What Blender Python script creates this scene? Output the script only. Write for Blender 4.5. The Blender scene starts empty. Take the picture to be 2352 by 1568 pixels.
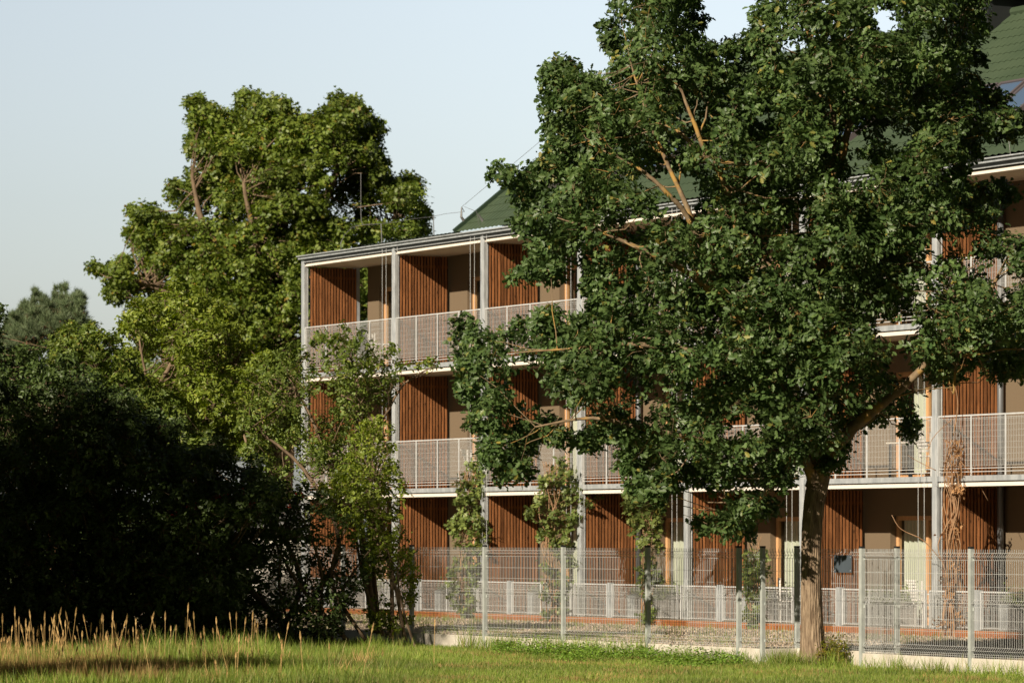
import bpy, math, random
import numpy as np
from mathutils import Vector, Matrix
random.seed(7); rng = np.random.default_rng(11)
scn = bpy.context.scene
R = math.radians
# ------------------------------------------------------------------ camera, sky, sun
H = 1.92                                  # eye height above the ground
cam_d = bpy.data.cameras.new("camera"); cam = bpy.data.objects.new("camera", cam_d)
scn.collection.objects.link(cam); scn.camera = cam
cam.location = (0, 0, H); cam.rotation_euler = (R(90), 0, 0)
cam_d.sensor_width = 36; cam_d.lens = 135; cam_d.shift_y = 0.1913
cam_d.clip_start = 1; cam_d.clip_end = 6000
cam_d.dof.use_dof = True; cam_d.dof.focus_distance = 64; cam_d.dof.aperture_fstop = 3.0
SUN_EL = 27.4; SUN_AZ = -146.3           # azimuth from +Y towards +X
w = bpy.data.worlds.new("World"); scn.world = w; w.use_nodes = True
nt = w.node_tree; bg = nt.nodes["Background"]
sky = nt.nodes.new("ShaderNodeTexSky"); sky.sky_type = 'NISHITA'; sky.sun_disc = False
sky.sun_elevation = R(SUN_EL); sky.sun_rotation = R(SUN_AZ)
sky.altitude = 50; sky.air_density = 1.0; sky.dust_density = 2.2; sky.ozone_density = 1.0
# sky graded by hand: brightened on the far side, dimmed overhead and behind to cut fill
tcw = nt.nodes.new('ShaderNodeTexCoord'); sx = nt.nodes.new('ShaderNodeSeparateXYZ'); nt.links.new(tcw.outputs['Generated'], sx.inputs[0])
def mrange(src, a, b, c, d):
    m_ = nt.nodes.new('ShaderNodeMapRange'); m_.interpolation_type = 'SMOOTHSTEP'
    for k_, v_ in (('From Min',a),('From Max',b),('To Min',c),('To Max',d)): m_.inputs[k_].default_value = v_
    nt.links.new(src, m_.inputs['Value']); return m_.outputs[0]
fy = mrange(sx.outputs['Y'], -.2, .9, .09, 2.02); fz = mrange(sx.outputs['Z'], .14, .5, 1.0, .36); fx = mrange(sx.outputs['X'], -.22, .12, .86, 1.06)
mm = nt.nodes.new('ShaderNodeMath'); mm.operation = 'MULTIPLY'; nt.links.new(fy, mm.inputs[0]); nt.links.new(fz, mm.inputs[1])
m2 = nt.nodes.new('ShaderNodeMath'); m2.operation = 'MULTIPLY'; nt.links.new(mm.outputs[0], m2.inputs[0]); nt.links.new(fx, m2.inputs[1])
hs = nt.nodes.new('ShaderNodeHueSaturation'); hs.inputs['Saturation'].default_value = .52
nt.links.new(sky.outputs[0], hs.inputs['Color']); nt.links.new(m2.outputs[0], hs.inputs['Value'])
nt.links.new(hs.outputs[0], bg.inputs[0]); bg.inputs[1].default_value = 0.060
sd = bpy.data.lights.new("sun", 'SUN'); sun = bpy.data.objects.new("sun", sd); scn.collection.objects.link(sun)
sd.energy = 5.0; sd.angle = R(0.53); sd.color = (1.0, 0.875, 0.70)
az = R(SUN_AZ); el = R(SUN_EL)
to_sun = Vector((math.sin(az)*math.cos(el), math.cos(az)*math.cos(el), math.sin(el)))
sun.rotation_euler = to_sun.to_track_quat('Z', 'Y').to_euler()
scn.view_settings.view_transform = 'Standard'; scn.view_settings.look = 'None'
scn.view_settings.exposure = 0.45; scn.view_settings.gamma = 1
scn.render.engine = 'CYCLES'
# ------------------------------------------------------------------ helpers
F = 8820.0; CX = 1176.0; HY = 1234.0      # focal length, centre and horizon in the measuring grid
def P3(x, y, Z):                          # a measured direction at a chosen distance -> place
    return np.array([(x-CX)/F*Z, Z, H+(HY-y)/F*Z])
def link(o, parent=None):
    scn.collection.objects.link(o)
    if parent is not None: o.parent = parent
    return o
def tag(o, label=None, cat=None, group=None, kind=None):
    if label: o['label'] = label
    if cat: o['category'] = cat
    if group: o['group'] = group
    if kind: o['kind'] = kind
    return o
def empty(name, loc=(0,0,0), rz=0, label=None, cat=None, group=None):
    o = bpy.data.objects.new(name, None); o.location = loc; o.rotation_euler = (0,0,rz); o.empty_display_size = .3
    link(o); return tag(o, label, cat, group)
class MB:
    def __init__(s): s.v = []; s.f = []; s.m = []
    def quad8(s, c, m=0):
        n = len(s.v); s.v += [tuple(p) for p in c]
        for q in ((0,3,2,1),(4,5,6,7),(0,1,5,4),(1,2,6,5),(2,3,7,6),(3,0,4,7)):
            s.f.append(tuple(n+i for i in q)); s.m.append(m)
    def box(s, x0, x1, y0, y1, z0, z1, m=0):
        s.quad8([(x0,y0,z0),(x1,y0,z0),(x1,y1,z0),(x0,y1,z0),(x0,y0,z1),(x1,y0,z1),(x1,y1,z1),(x0,y1,z1)], m); return s
    def tube(s, pts, rad, n=6, m=0, cap=True):
        pts = [Vector(p) for p in pts]; k = len(pts)
        if not hasattr(rad, '__len__'): rad = [rad]*k
        base = len(s.v); prev = None
        for i, p in enumerate(pts):
            t = (pts[min(i+1,k-1)]-pts[max(i-1,0)])
            if t.length < 1e-9: t = Vector((0,0,1))
            t.normalize()
            if prev is None:
                a = t.orthogonal().normalized()
            else:
                a = prev - t*prev.dot(t)
                a = a.normalized() if a.length > 1e-6 else t.orthogonal().normalized()
            prev = a; b = t.cross(a)
            for j in range(n):
                q = p + (a*math.cos(2*math.pi*j/n) + b*math.sin(2*math.pi*j/n))*rad[i]
                s.v.append(tuple(q))
        for i in range(k-1):
            for j in range(n):
                s.f.append((base+i*n+j, base+i*n+(j+1)%n, base+(i+1)*n+(j+1)%n, base+(i+1)*n+j)); s.m.append(m)
        if cap:
            s.f.append(tuple(base+j for j in reversed(range(n)))); s.m.append(m)
            s.f.append(tuple(base+(k-1)*n+j for j in range(n))); s.m.append(m)
        return s
    def build(s, name, mats, parent=None, smooth=False, bevel=0):
        me = bpy.data.meshes.new(name); me.from_pydata(s.v, [], s.f)
        if not isinstance(mats, (list, tuple)): mats = [mats]
        for m in mats: me.materials.append(m)
        me.polygons.foreach_set('material_index', s.m)
        if smooth: me.polygons.foreach_set('use_smooth', [True]*len(s.f))
        me.update()
        o = link(bpy.data.objects.new(name, me), parent)
        if bevel:
            b = o.modifiers.new('bevel', 'BEVEL'); b.width = bevel; b.segments = 1; b.limit_method = 'ANGLE'
        return o
def scatter(name, tv, tf, pos, ax, ay, az_, mats, parent=None, tint=None):
    """one mesh out of many copies of a small template: tv (k,3), tf faces, axes already scaled"""
    tv = np.array(tv, float); k = len(tv); N = len(pos)
    V = (pos[:,None,:] + tv[None,:,0:1]*ax[:,None,:] + tv[None,:,1:2]*ay[:,None,:] + tv[None,:,2:3]*az_[:,None,:]).reshape(-1,3)
    loops = np.concatenate([np.array(f) for f in tf]); sizes = np.array([len(f) for f in tf])
    L = (loops[None,:] + (np.arange(N)*k)[:,None]).reshape(-1)
    S = np.tile(sizes, N); st = np.concatenate([[0], np.cumsum(S)[:-1]])
    me = bpy.data.meshes.new(name)
    me.vertices.add(len(V)); me.vertices.foreach_set('co', V.astype(np.float32).ravel())
    me.loops.add(len(L)); me.loops.foreach_set('vertex_index', L.astype(np.int32))
    me.polygons.add(len(S)); me.polygons.foreach_set('loop_start', st.astype(np.int32)); me.polygons.foreach_set('loop_total', S.astype(np.int32))
    at = me.attributes.new('tint', 'FLOAT', 'POINT')
    if tint is None: tint = rng.random(N)
    at.data.foreach_set('value', np.repeat(tint, k).astype(np.float32))
    if not isinstance(mats, (list, tuple)): mats = [mats]
    for m in mats: me.materials.append(m)
    me.update(calc_edges=True); me.validate()
    return link(bpy.data.objects.new(name, me), parent)
def unit(a): return a/np.maximum(np.linalg.norm(a, axis=-1, keepdims=True), 1e-9)
# ------------------------------------------------------------------ materials
def mat(name, col, rough=.6, metal=0, spec=.5, noise=None, bump=None, col2=None, nscale=(1,1,1), ndetail=6, island=0, coord='Object'):
    m = bpy.data.materials.new(name); m.use_nodes = True; t = m.node_tree; b = t.nodes['Principled BSDF']
    b.inputs['Base Color'].default_value = (*col, 1); b.inputs['Roughness'].default_value = rough
    b.inputs['Metallic'].default_value = metal; b.inputs['Specular IOR Level'].default_value = spec
    tc = t.nodes.new('ShaderNodeTexCoord'); mp = t.nodes.new('ShaderNodeMapping'); mp.inputs['Scale'].default_value = nscale
    t.links.new(tc.outputs[coord], mp.inputs[0]); m['mp'] = mp.name
    src = None
    if noise:
        n = t.nodes.new('ShaderNodeTexNoise'); n.inputs['Scale'].default_value = noise; n.inputs['Detail'].default_value = ndetail
        t.links.new(mp.outputs[0], n.inputs[0])
        r = t.nodes.new('ShaderNodeValToRGB'); r.color_ramp.elements[0].position = .35; r.color_ramp.elements[1].position = .68
        r.color_ramp.elements[0].color = (*col, 1); r.color_ramp.elements[1].color = (*(col2 or col), 1)
        t.links.new(n.outputs[0], r.inputs[0]); src = r.outputs[0]
        if bump:
            bn = t.nodes.new('ShaderNodeBump'); bn.inputs['Strength'].default_value = bump[0]; bn.inputs['Distance'].default_value = bump[1]
            t.links.new(n.outputs[0], bn.inputs['Height']); t.links.new(bn.outputs[0], b.inputs['Normal'])
    if island:
        g = t.nodes.new('ShaderNodeNewGeometry'); mr = t.nodes.new('ShaderNodeMapRange')
        mr.inputs['To Min'].default_value = 1-island; mr.inputs['To Max'].default_value = 1+island
        t.links.new(g.outputs['Random Per Island'], mr.inputs[0])
        hs = t.nodes.new('ShaderNodeHueSaturation')
        if src: t.links.new(src, hs.inputs['Color'])
        else: hs.inputs['Color'].default_value = (*col, 1)
        t.links.new(mr.outputs[0], hs.inputs['Value']); src = hs.outputs[0]
    if src: t.links.new(src, b.inputs['Base Color'])
    return m
def leaf_mat(name, c0, c1, c2=None, p2=.93, trans=.3, rough=.42, spec=.5, big=1.3):
    m = bpy.data.materials.new(name); m.use_nodes = True; t = m.node_tree; b = t.nodes['Principled BSDF']; out = t.nodes['Material Output']
    a = t.nodes.new('ShaderNodeAttribute'); a.attribute_name = 'tint'
    r = t.nodes.new('ShaderNodeValToRGB'); e = r.color_ramp.elements
    e[0].position = 0; e[0].color = (*c0, 1); e[1].position = .85; e[1].color = (*c1, 1)
    if c2: x = e.new(p2); x.color = (*c2, 1)
    t.links.new(a.outputs['Fac'], r.inputs[0])
    tc = t.nodes.new('ShaderNodeTexCoord'); n = t.nodes.new('ShaderNodeTexNoise'); n.inputs['Scale'].default_value = big; n.inputs['Detail'].default_value = 2
    t.links.new(tc.outputs['Object'], n.inputs[0])
    mr = t.nodes.new('ShaderNodeMapRange'); mr.inputs['From Min'].default_value = .3; mr.inputs['From Max'].default_value = .7
    mr.inputs['To Min'].default_value = .72; mr.inputs['To Max'].default_value = 1.3; t.links.new(n.outputs[0], mr.inputs[0])
    hs = t.nodes.new('ShaderNodeHueSaturation'); t.links.new(r.outputs[0], hs.inputs['Color']); t.links.new(mr.outputs[0], hs.inputs['Value'])
    t.links.new(hs.outputs[0], b.inputs['Base Color']); b.inputs['Roughness'].default_value = rough; b.inputs['Specular IOR Level'].default_value = spec
    tr = t.nodes.new('ShaderNodeBsdfTranslucent')
    h2 = t.nodes.new('ShaderNodeHueSaturation'); h2.inputs['Saturation'].default_value = 1.15; h2.inputs['Value'].default_value = 1.3
    t.links.new(hs.outputs[0], h2.inputs['Color']); t.links.new(h2.outputs[0], tr.inputs[0])
    mx = t.nodes.new('ShaderNodeMixShader'); mx.inputs[0].default_value = trans
    t.links.new(b.outputs[0], mx.inputs[1]); t.links.new(tr.outputs[0], mx.inputs[2]); t.links.new(mx.outputs[0], out.inputs['Surface'])
    return m
M = {}
M['galv'] = mat('galvanised_steel', (.40,.43,.45), .42, .35, .5, noise=9, col2=(.58,.61,.63), nscale=(1,1,.35))
M['galv_dark'] = mat('weathered_gutter_steel', (.13,.13,.13), .5, .3, .5, noise=3, col2=(.19,.19,.19))
M['rail'] = mat('railing_steel', (.50,.515,.52), .45, .1, .5, noise=6, col2=(.62,.63,.63))
M['wire'] = mat('wire_steel', (.52,.53,.52), .4, .15, .5)
M['fencepost'] = mat('fence_post_steel', (.42,.45,.43), .45, .25, .5, noise=7, col2=(.54,.57,.54))
M['cap'] = mat('black_plastic_and_gap_shade', (.02,.02,.02), .5)
def wood_mat(name, c1, c2, island=.22):
    m = mat(name, c1, .62, 0, .3, noise=5, col2=c2, nscale=(6,6,.5), bump=(.3,.01), island=island)
    t = m.node_tree; b = t.nodes['Principled BSDF']; src = b.inputs['Base Color'].links[0].from_socket
    tc = t.nodes.new('ShaderNodeTexCoord'); mp = t.nodes.new('ShaderNodeMapping'); mp.inputs['Scale'].default_value = (7,7,3.2)
    t.links.new(tc.outputs['Object'], mp.inputs[0])
    v = t.nodes.new('ShaderNodeTexVoronoi'); v.inputs['Scale'].default_value = 1.0; t.links.new(mp.outputs[0], v.inputs[0])
    r = t.nodes.new('ShaderNodeValToRGB'); r.color_ramp.elements[0].position = .07; r.color_ramp.elements[0].color = (.3,.3,.3,1)
    r.color_ramp.elements[1].position = .16; r.color_ramp.elements[1].color = (1,1,1,1); t.links.new(v.outputs[0], r.inputs[0])
    mx = t.nodes.new('ShaderNodeMix'); mx.data_type = 'RGBA'; mx.blend_type = 'MULTIPLY'; mx.inputs[0].default_value = 1
    t.links.new(src, mx.inputs[6]); t.links.new(r.outputs[0], mx.inputs[7]); t.links.new(mx.outputs[2], b.inputs['Base Color'])
    return m
M['slat'] = wood_mat('stained_larch', (.160,.064,.024), (.34,.140,.052))
M['deckwood'] = wood_mat('deck_board_wood', (.26,.085,.028), (.40,.15,.05), .12)
M['doorwood'] = mat('pine_door_frame', (.56,.30,.14), .45, 0, .4, noise=4, col2=(.68,.40,.20), nscale=(5,5,.4))
M['wall'] = mat('taupe_render', (.150,.112,.072), .9, 0, .2, noise=60, col2=(.185,.138,.090), bump=(.25,.004), ndetail=3)
M['plaster'] = mat('white_render', (.62,.58,.52), .9, 0, .2, noise=20, col2=(.7,.66,.6))
M['soffit'] = mat('soffit_board', (.46,.38,.30), .8, 0, .2, noise=3, col2=(.52,.43,.34))
M['board'] = mat('cream_edge_board', (.76,.70,.62), .6, 0, .3, noise=2, col2=(.82,.76,.68))
M['decktop'] = mat('terrace_slab', (.36,.30,.24), .8, 0, .2, noise=5, col2=(.44,.37,.30))
M['roof'] = mat('green_tile_roof', (.048,.074,.042), .5, 0, .4, noise=.8, col2=(.062,.090,.052), ndetail=2)
M['rooftrim'] = mat('dark_green_trim', (.028,.05,.03), .45)
M['glass'] = mat('door_glass', (.02,.03,.03), .03, 0, .6)
M['skyglass'] = mat('roof_window_glass', (.16,.26,.42), .04, .5, .9)
M['skyframe'] = mat('roof_window_frame', (.10,.085,.09), .5)
M['curtain'] = mat('pale_curtain', (.50,.53,.46), .9, 0, .1, noise=2, col2=(.64,.66,.58), nscale=(8,8,.15))
M['room'] = mat('room_interior', (.10,.09,.07), .9)
M['dark'] = mat('dark_metal', (.025,.028,.03), .5, .2)
M['concrete'] = mat('concrete_plinth', (.50,.46,.39), .85, 0, .2, noise=4, col2=(.64,.60,.52), bump=(.3,.01))
M['planter'] = mat('grey_planter', (.27,.25,.24), .8, 0, .3, noise=5, col2=(.34,.32,.30))
M['white'] = mat('white_paint', (.78,.76,.72), .5)
M['pipe'] = mat('zinc_downpipe', (.16,.17,.18), .45, .3)
M['sign'] = mat('sign_back', (.075,.095,.115), .5, .2, noise=3, col2=(.09,.115,.14))
M['table'] = mat('table_top', (.66,.62,.55), .5)
def glass_mat():
    m = M['glass']; t = m.node_tree; out = t.nodes['Material Output']; b = t.nodes['Principled BSDF']
    b.inputs['Base Color'].default_value = (.01,.012,.012,1)
    tr = t.nodes.new('ShaderNodeBsdfTransparent'); tr.inputs[0].default_value = (.95,.96,.94,1)
    lw = t.nodes.new('ShaderNodeLayerWeight'); lw.inputs[0].default_value = .3; fr = t.nodes.new('ShaderNodeMapRange')
    t.links.new(lw.outputs['Facing'], fr.inputs['Value']); fr.inputs['To Min'].default_value = .03; fr.inputs['To Max'].default_value = .22
    gl = t.nodes.new('ShaderNodeBsdfGlossy'); gl.inputs['Roughness'].default_value = .02
    mx = t.nodes.new('ShaderNodeMixShader'); t.links.new(fr.outputs[0], mx.inputs[0]); t.links.new(tr.outputs[0], mx.inputs[1]); t.links.new(gl.outputs[0], mx.inputs[2])
    t.links.new(mx.outputs[0], out.inputs['Surface'])
glass_mat()
M['bark_oak'] = mat('oak_bark', (.15,.105,.068), .9, 0, .2, noise=9, col2=(.37,.28,.19), nscale=(2.2,2.2,.5), bump=(1.0,.04), ndetail=8)
def lichen(m, c, amt):
    t = m.node_tree; b = t.nodes['Principled BSDF']; src = b.inputs['Base Color'].links[0].from_socket
    tc = t.nodes.new('ShaderNodeTexCoord'); n = t.nodes.new('ShaderNodeTexNoise'); n.inputs['Scale'].default_value = 3.5; n.inputs['Detail'].default_value = 5
    t.links.new(tc.outputs['Object'], n.inputs[0])
    r = t.nodes.new('ShaderNodeValToRGB'); r.color_ramp.elements[0].position = .5; r.color_ramp.elements[0].color = (0,0,0,1)
    r.color_ramp.elements[1].position = .6; r.color_ramp.elements[1].color = (amt,amt,amt,1); t.links.new(n.outputs[0], r.inputs[0])
    mx = t.nodes.new('ShaderNodeMix'); mx.data_type = 'RGBA'; t.links.new(r.outputs[0], mx.inputs[0]); t.links.new(src, mx.inputs[6])
    mx.inputs[7].default_value = (*c, 1); t.links.new(mx.outputs[2], b.inputs['Base Color'])
M['limb'] = mat('oak_limb_bark', (.15,.105,.065), .9, 0, .2, noise=9, col2=(.27,.20,.12), bump=(.6,.02))
lichen(M['limb'], (.42,.25,.06), .75)
M['bark'] = mat('grey_brown_bark', (.12,.085,.055), .9, 0, .2, noise=9, col2=(.24,.17,.11), nscale=(1,1,.4), bump=(.6,.02))
M['pinebark'] = mat('pine_bark', (.17,.09,.05), .9, 0, .2, noise=6, col2=(.26,.14,.08))
M['deadstem'] = mat('dry_stem', (.26,.15,.08), .9, 0, .2, noise=9, col2=(.38,.24,.14))
M['leaf_oak'] = leaf_mat('oak_leaf', (.036,.076,.020), (.120,.185,.055), (.26,.21,.04), .985, trans=.27, rough=.46, spec=.42)
M['leaf_back'] = leaf_mat('maple_leaf', (.070,.122,.018), (.195,.250,.038), (.26,.16,.03), .97, trans=.3, rough=.5, big=.5)
M['leaf_light'] = leaf_mat('willow_leaf', (.12,.175,.024), (.27,.33,.045), (.34,.30,.06), .97, trans=.38, rough=.5)
M['leaf_shrub'] = leaf_mat('shrub_leaf', (.075,.125,.020), (.190,.245,.042), (.26,.22,.04), .96, trans=.32, rough=.5)
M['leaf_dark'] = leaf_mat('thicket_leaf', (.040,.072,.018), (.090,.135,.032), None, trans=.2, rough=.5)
M['leaf_climb'] = leaf_mat('climber_leaf', (.080,.125,.030), (.22,.27,.07), (.24,.2,.06), .95, trans=.28, rough=.45)
M['leaf_dead'] = leaf_mat('dry_leaf', (.22,.11,.045), (.46,.27,.13), None, trans=.2, rough=.8, spec=.2)
M['leaf_yellow'] = leaf_mat('yellow_green_leaf', (.12,.14,.015), (.24,.22,.02), (.3,.2,.03), .9, trans=.3)
M['needle'] = leaf_mat('pine_needle', (.07,.11,.05), (.15,.20,.09), None, trans=.1, rough=.6)
M['berry'] = mat('red_berry', (.45,.035,.015), .4, 0, .5, island=.3)
M['grass'] = leaf_mat('grass_blade', (.115,.195,.024), (.275,.350,.052), (.42,.34,.14), .94, trans=.3, rough=.6, big=.35)
M['clover'] = leaf_mat('clover_leaf', (.13,.24,.03), (.23,.37,.05), None, trans=.3, rough=.6)
M['drygrass'] = leaf_mat('dry_grass', (.30,.19,.07), (.58,.39,.17), None, trans=.3, rough=.8, spec=.2, big=.8)
M['soil'] = mat('lawn_soil', (.040,.055,.014), 1, 0, .1, noise=.7, col2=(.075,.085,.022), ndetail=8, coord='Object')
M['gravelbase'] = mat('gravel_ground', (.22,.17,.12), 1, 0, .1, noise=8, col2=(.42,.34,.25), bump=(.5,.02))
M['stone'] = mat('pale_stone', (.42,.34,.26), .9, 0, .2, island=.4)

# ------------------------------------------------------------------ ground
OX, OY = -5.294, 98.09; ANG = math.atan2(-.8689, .4951)
UX = np.array([.4951, -.8689]); UY = np.array([.8689, .4951])
def W(lx, ly, z=0):                        # facade frame -> world
    p = np.array([OX, OY]) + UX*lx + UY*ly; return (float(p[0]), float(p[1]), z)
KF = 325000.0
def fence_pt(x):                           # the front line of the fence, parallel to the facade
    Z = KF/(x+3850); return np.array([(x-CX)/F*Z, Z])
g = MB(); n = 60
gx = [-3000,-600,-150,-60,-30]+list(np.linspace(-20,24,45))+[36,70,160,600,3000]; gy = [-300,-60,0,30,44]+list(np.linspace(46,72,53))+[80,90,110,140,200,500,1500,4000]
for y in gy:
    for x in gx:
        hump = 0.12*math.exp(-((x+5.2)/2.6)**2-((y-57.5)/2.5)**2) + .02*math.sin(x*1.7)*math.sin(y*1.3)*(1 if 46<y<62 and -20<x<20 else 0)
        g.v.append((x,y,hump))
for j in range(len(gy)-1):
    for i in range(len(gx)-1):
        a = j*len(gx)+i; g.f.append((a,a+1,a+len(gx)+1,a+len(gx))); g.m.append(0)
tag(g.build('ground', M['soil'], smooth=True), kind='structure')
def ground_z(x, y): return 0.12*np.exp(-((x+5.2)/2.6)**2-((y-57.5)/2.5)**2)
# gravel sheet between the fence and the terrace
fp0 = fence_pt(640); fp1 = fence_pt(2600)
q = MB(); a = W(-6,-.32); b = W(38,-.32)
q.v = [(fp0[0]+.1,fp0[1]+.1,.02),(fp1[0]+.1,fp1[1]+.1,.02),(b[0],b[1],.02),(a[0],a[1],.02)]; q.f=[(0,1,2,3)]; q.m=[0]
tag(q.build('gravel_path', M['gravelbase']), kind='structure')

# ------------------------------------------------------------------ apartment building
S = [0, 4.94, 9.38, 13.83, 18.30, 22.72, 27.31, 31.8, 36.3]
B = empty('apartment_building', (OX, OY, 0), ANG, 'three storey apartment building with slatted timber balcony screens and green tiled roof', 'building')
EAVE = 8.83
FL = [(-.02, .16, .905), (2.90, 3.08, 4.27), (5.89, 6.07, 7.28)]   # board bottom, floor top, rail top
CEIL = [2.90, 5.89, 8.83]
# walls: body behind the balconies with real door recesses
DY = 1.5
def door_x(i):
    a = S[i]+.12 if i else .6
    return (a+.80 if i else a+.62, S[i+1]-.12)
wl = MB()
for f in range(3):
    z0 = FL[f][1]-.02; z1 = CEIL[f]; zt = z0+2.22
    for i in range(8):
        a = S[i] if i else .6
        d0, d1 = door_x(i)
        wl.box(a, d0, DY, DY+.42, z0, z1)
        wl.box(d0, d1, DY, DY+.42, zt, z1)
        wl.box(d1, S[i+1], DY, DY+.42, z0, z1)
for b0, ft in ((2.90,3.06),(5.89,6.05)): wl.box(.6, S[8], DY, DY+.42, b0, ft)
wl.box(.6, S[8], DY, DY+.42, 8.83, 9.1)
wl.box(.6, S[8], DY, DY+.42, 0, .14)
wl.box(.6, 1.0, DY+.42, 7.9, 0, 9.1); wl.box(S[8]-.4, S[8], DY+.42, 7.9, 0, 9.1); wl.box(.6, S[8], 7.9, 8.3, 0, 9.1)
wl.build('wall', M['wall'], B)
gb = MB()
for lx in (8.6,):
    n0 = len(gb.v); gb.v += [(lx,.9,9.3),(lx,8.4,9.3),(lx,4.65,12.6),(lx+.3,.9,9.3),(lx+.3,8.4,9.3),(lx+.3,4.65,12.6)]
    gb.f += [(n0,n0+2,n0+1),(n0+3,n0+4,n0+5),(n0,n0+1,n0+4,n0+3),(n0+1,n0+2,n0+5,n0+4),(n0+2,n0,n0+3,n0+5)]; gb.m += [0]*5
gb.build('gable_wall', M['plaster'], B)
ri = MB()
for f in range(3):
    for i in range(8): ri.box(S[i]+.9, S[i+1]-.1, DY+2.6, DY+2.7, FL[f][1], CEIL[f]); ri.box(S[i]+.9, S[i+1]-.1, DY+.43, DY+2.6, FL[f][1]-.04, FL[f][1])
ri.build('room_interior', M['room'], B)
# front posts
for i, s in enumerate(S):
    p = MB(); p.box(s-.08, s+.08, -.06, -.045, 0, 9.0); p.box(s-.08, s+.08, .045, .06, 0, 9.0); p.box(s-.055, s+.079, -.045, .045, .001, 8.995)
    p.box(s-.14, s+.14, -.10, .10, 0, .012)
    p.build('post', M['galv'], B, bevel=.003)
p = MB(); p.box(.02, .16, 1.38, 1.50, 0, 8.85); p.build('post', M['galv'], B)
# privacy screens of vertical battens in two staggered layers
def screen(s, z0, z1):
    m = MB(); y = .10 if s else .06; k = 0
    while y < 1.40:
        h = random.uniform(-.006,.006)
        m.box(s+.040, s+.070, y, y+.045, z0+.02, z1-.012)
        m.box(s-.038, s-.008, y+.030, y+.075, z0+.02, z1-.012)
        y += .0835; k += 1
    m.box(s+.004, s+.009, .09, 1.46, z0+.03, z1-.02, 1)  # dark sheet added so the gaps between battens read as shade
    m.box(s+.012, s+.036, .08, 1.44, z0+.25, z0+.31); m.box(s+.012, s+.036, .08, 1.44, z1-.3, z1-.24); m.box(s+.012, s+.036, .08, 1.44, (z0+z1)/2-.03, (z0+z1)/2+.03)
    return m.build('privacy_screen', [M['slat'], M['cap']], B)
for f in range(3):
    for i in range(8): screen(S[i]+(.10 if i == 0 else .0), FL[f][1], CEIL[f])
# balconies
def railing_mesh(a, b, z0, z1, y, parent, posts=4, low=False):
    m = MB()
    m.box(a, b, y-.02, y+.02, z1-.03, z1)                         # hand rail
    npan = max(1, round((b-a)/1.11)); st = (b-a)/npan
    for k in range(npan+1):
        x = a+st*k; x = min(max(x, a+.02), b-.02)
        m.box(x-.02, x+.02, y-.026, y-.014 if 0<k<npan else y+.02, z0-(.14 if not low else .02), z1-.031)
    zb = z0+.14 if not low else z0+.02
    m.box(a, b, y-.012, y+.012, z0+.03 if not low else z0-.0, z0+.045 if not low else z0+.015)
    if not low: m.box(a, b, y-.012, y+.012, z0+.095, z0+.11)
    w_ = .0036
    x = a+.03
    while x < b-.02:
        m.box(x-w_, x+w_, y-w_, y+w_, zb, z1-.05, 1); x += .05
    k = 0; z = zb+.01
    while z < z1-.05:
        m.box(a+.02, b-.02, y-2*w_-.0005, y-w_-.0005, z-.0022, z+.0022, 1); z += .11
    m.box(a+.02, b-.02, y-2*w_-.0005, y-w_-.0005, z1-.075, z1-.068, 1)
    return m.build('railing', [M['rail'], M['wire']], parent)
for f in (1, 2):
    b0, ft, rt = FL[f]
    for i in range(8):
        x0 = S[i]+.085; x1 = S[i+1]-.085
        if i == 0: x0 = .085
        m = MB(); m.box(S[i]-(.06 if i==0 else -.0), S[i+1]-.001, .07, DY-.001, b0+.02, ft)
        sl = m.build('balcony', M['soffit'], B)
        e = MB(); e.box(x0, x1, -.05, -.035, b0+.10, b0+.205); e.box(x0, x1, -.0345, .06, b0+.19, b0+.204); e.box(x0, x1, -.0345, .06, b0+.101, b0+.115)
        e.build('edge_beam', M['galv'], sl)
        e = MB(); e.box(x0+.02, x1-.02, -.03, .065, b0, b0+.072); e.build('edge_board', M['board'], sl)
        if i == 0: 
            e = MB(); e.box(-.05,-.02, .07, DY, b0+.08, b0+.2); e.build('side_beam', M['galv'], sl)
            railing_mesh(x0, x1, b0+.24, rt, -.02, sl)
        else: railing_mesh(x0, x1, b0+.24, rt, -.02, sl)
# top soffit, fascia board, channel and gutter
m = MB(); m.box(-.05, S[8], .07, DY-.001, 8.84, 9.02); m.build('balcony_ceiling', M['soffit'], B)
for i in range(8):
    x0 = S[i]+.085; x1 = S[i+1]-.085
    m = MB(); m.box(x0+.06, x1-.06, -.03, .069, 8.83, 8.90); m.box(x0, x0+.06, -.03,.0, 8.83, 8.86); m.build('eave_board', M['board'], B)
    m = MB(); m.box(x0, x1, -.045, .0, 8.925, 9.01, 1); m.box(x0, x1, -.10, -.0455, 8.925, 8.94); m.build('eave_beam', [M['galv'], M['galv_dark']], B)
m = MB(); m.box(-.1, S[8], -.13, .0, 9.012, 9.02); 
m.box(-.1, S[8], -.145, -.131, 9.012, 9.095); m.box(-.1, S[8], -.20, -.146, 9.075, 9.10); m.box(-.1,S[8],-.012,.0,9.021,9.09)
m.build('gutter', M['galv'], B)
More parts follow.
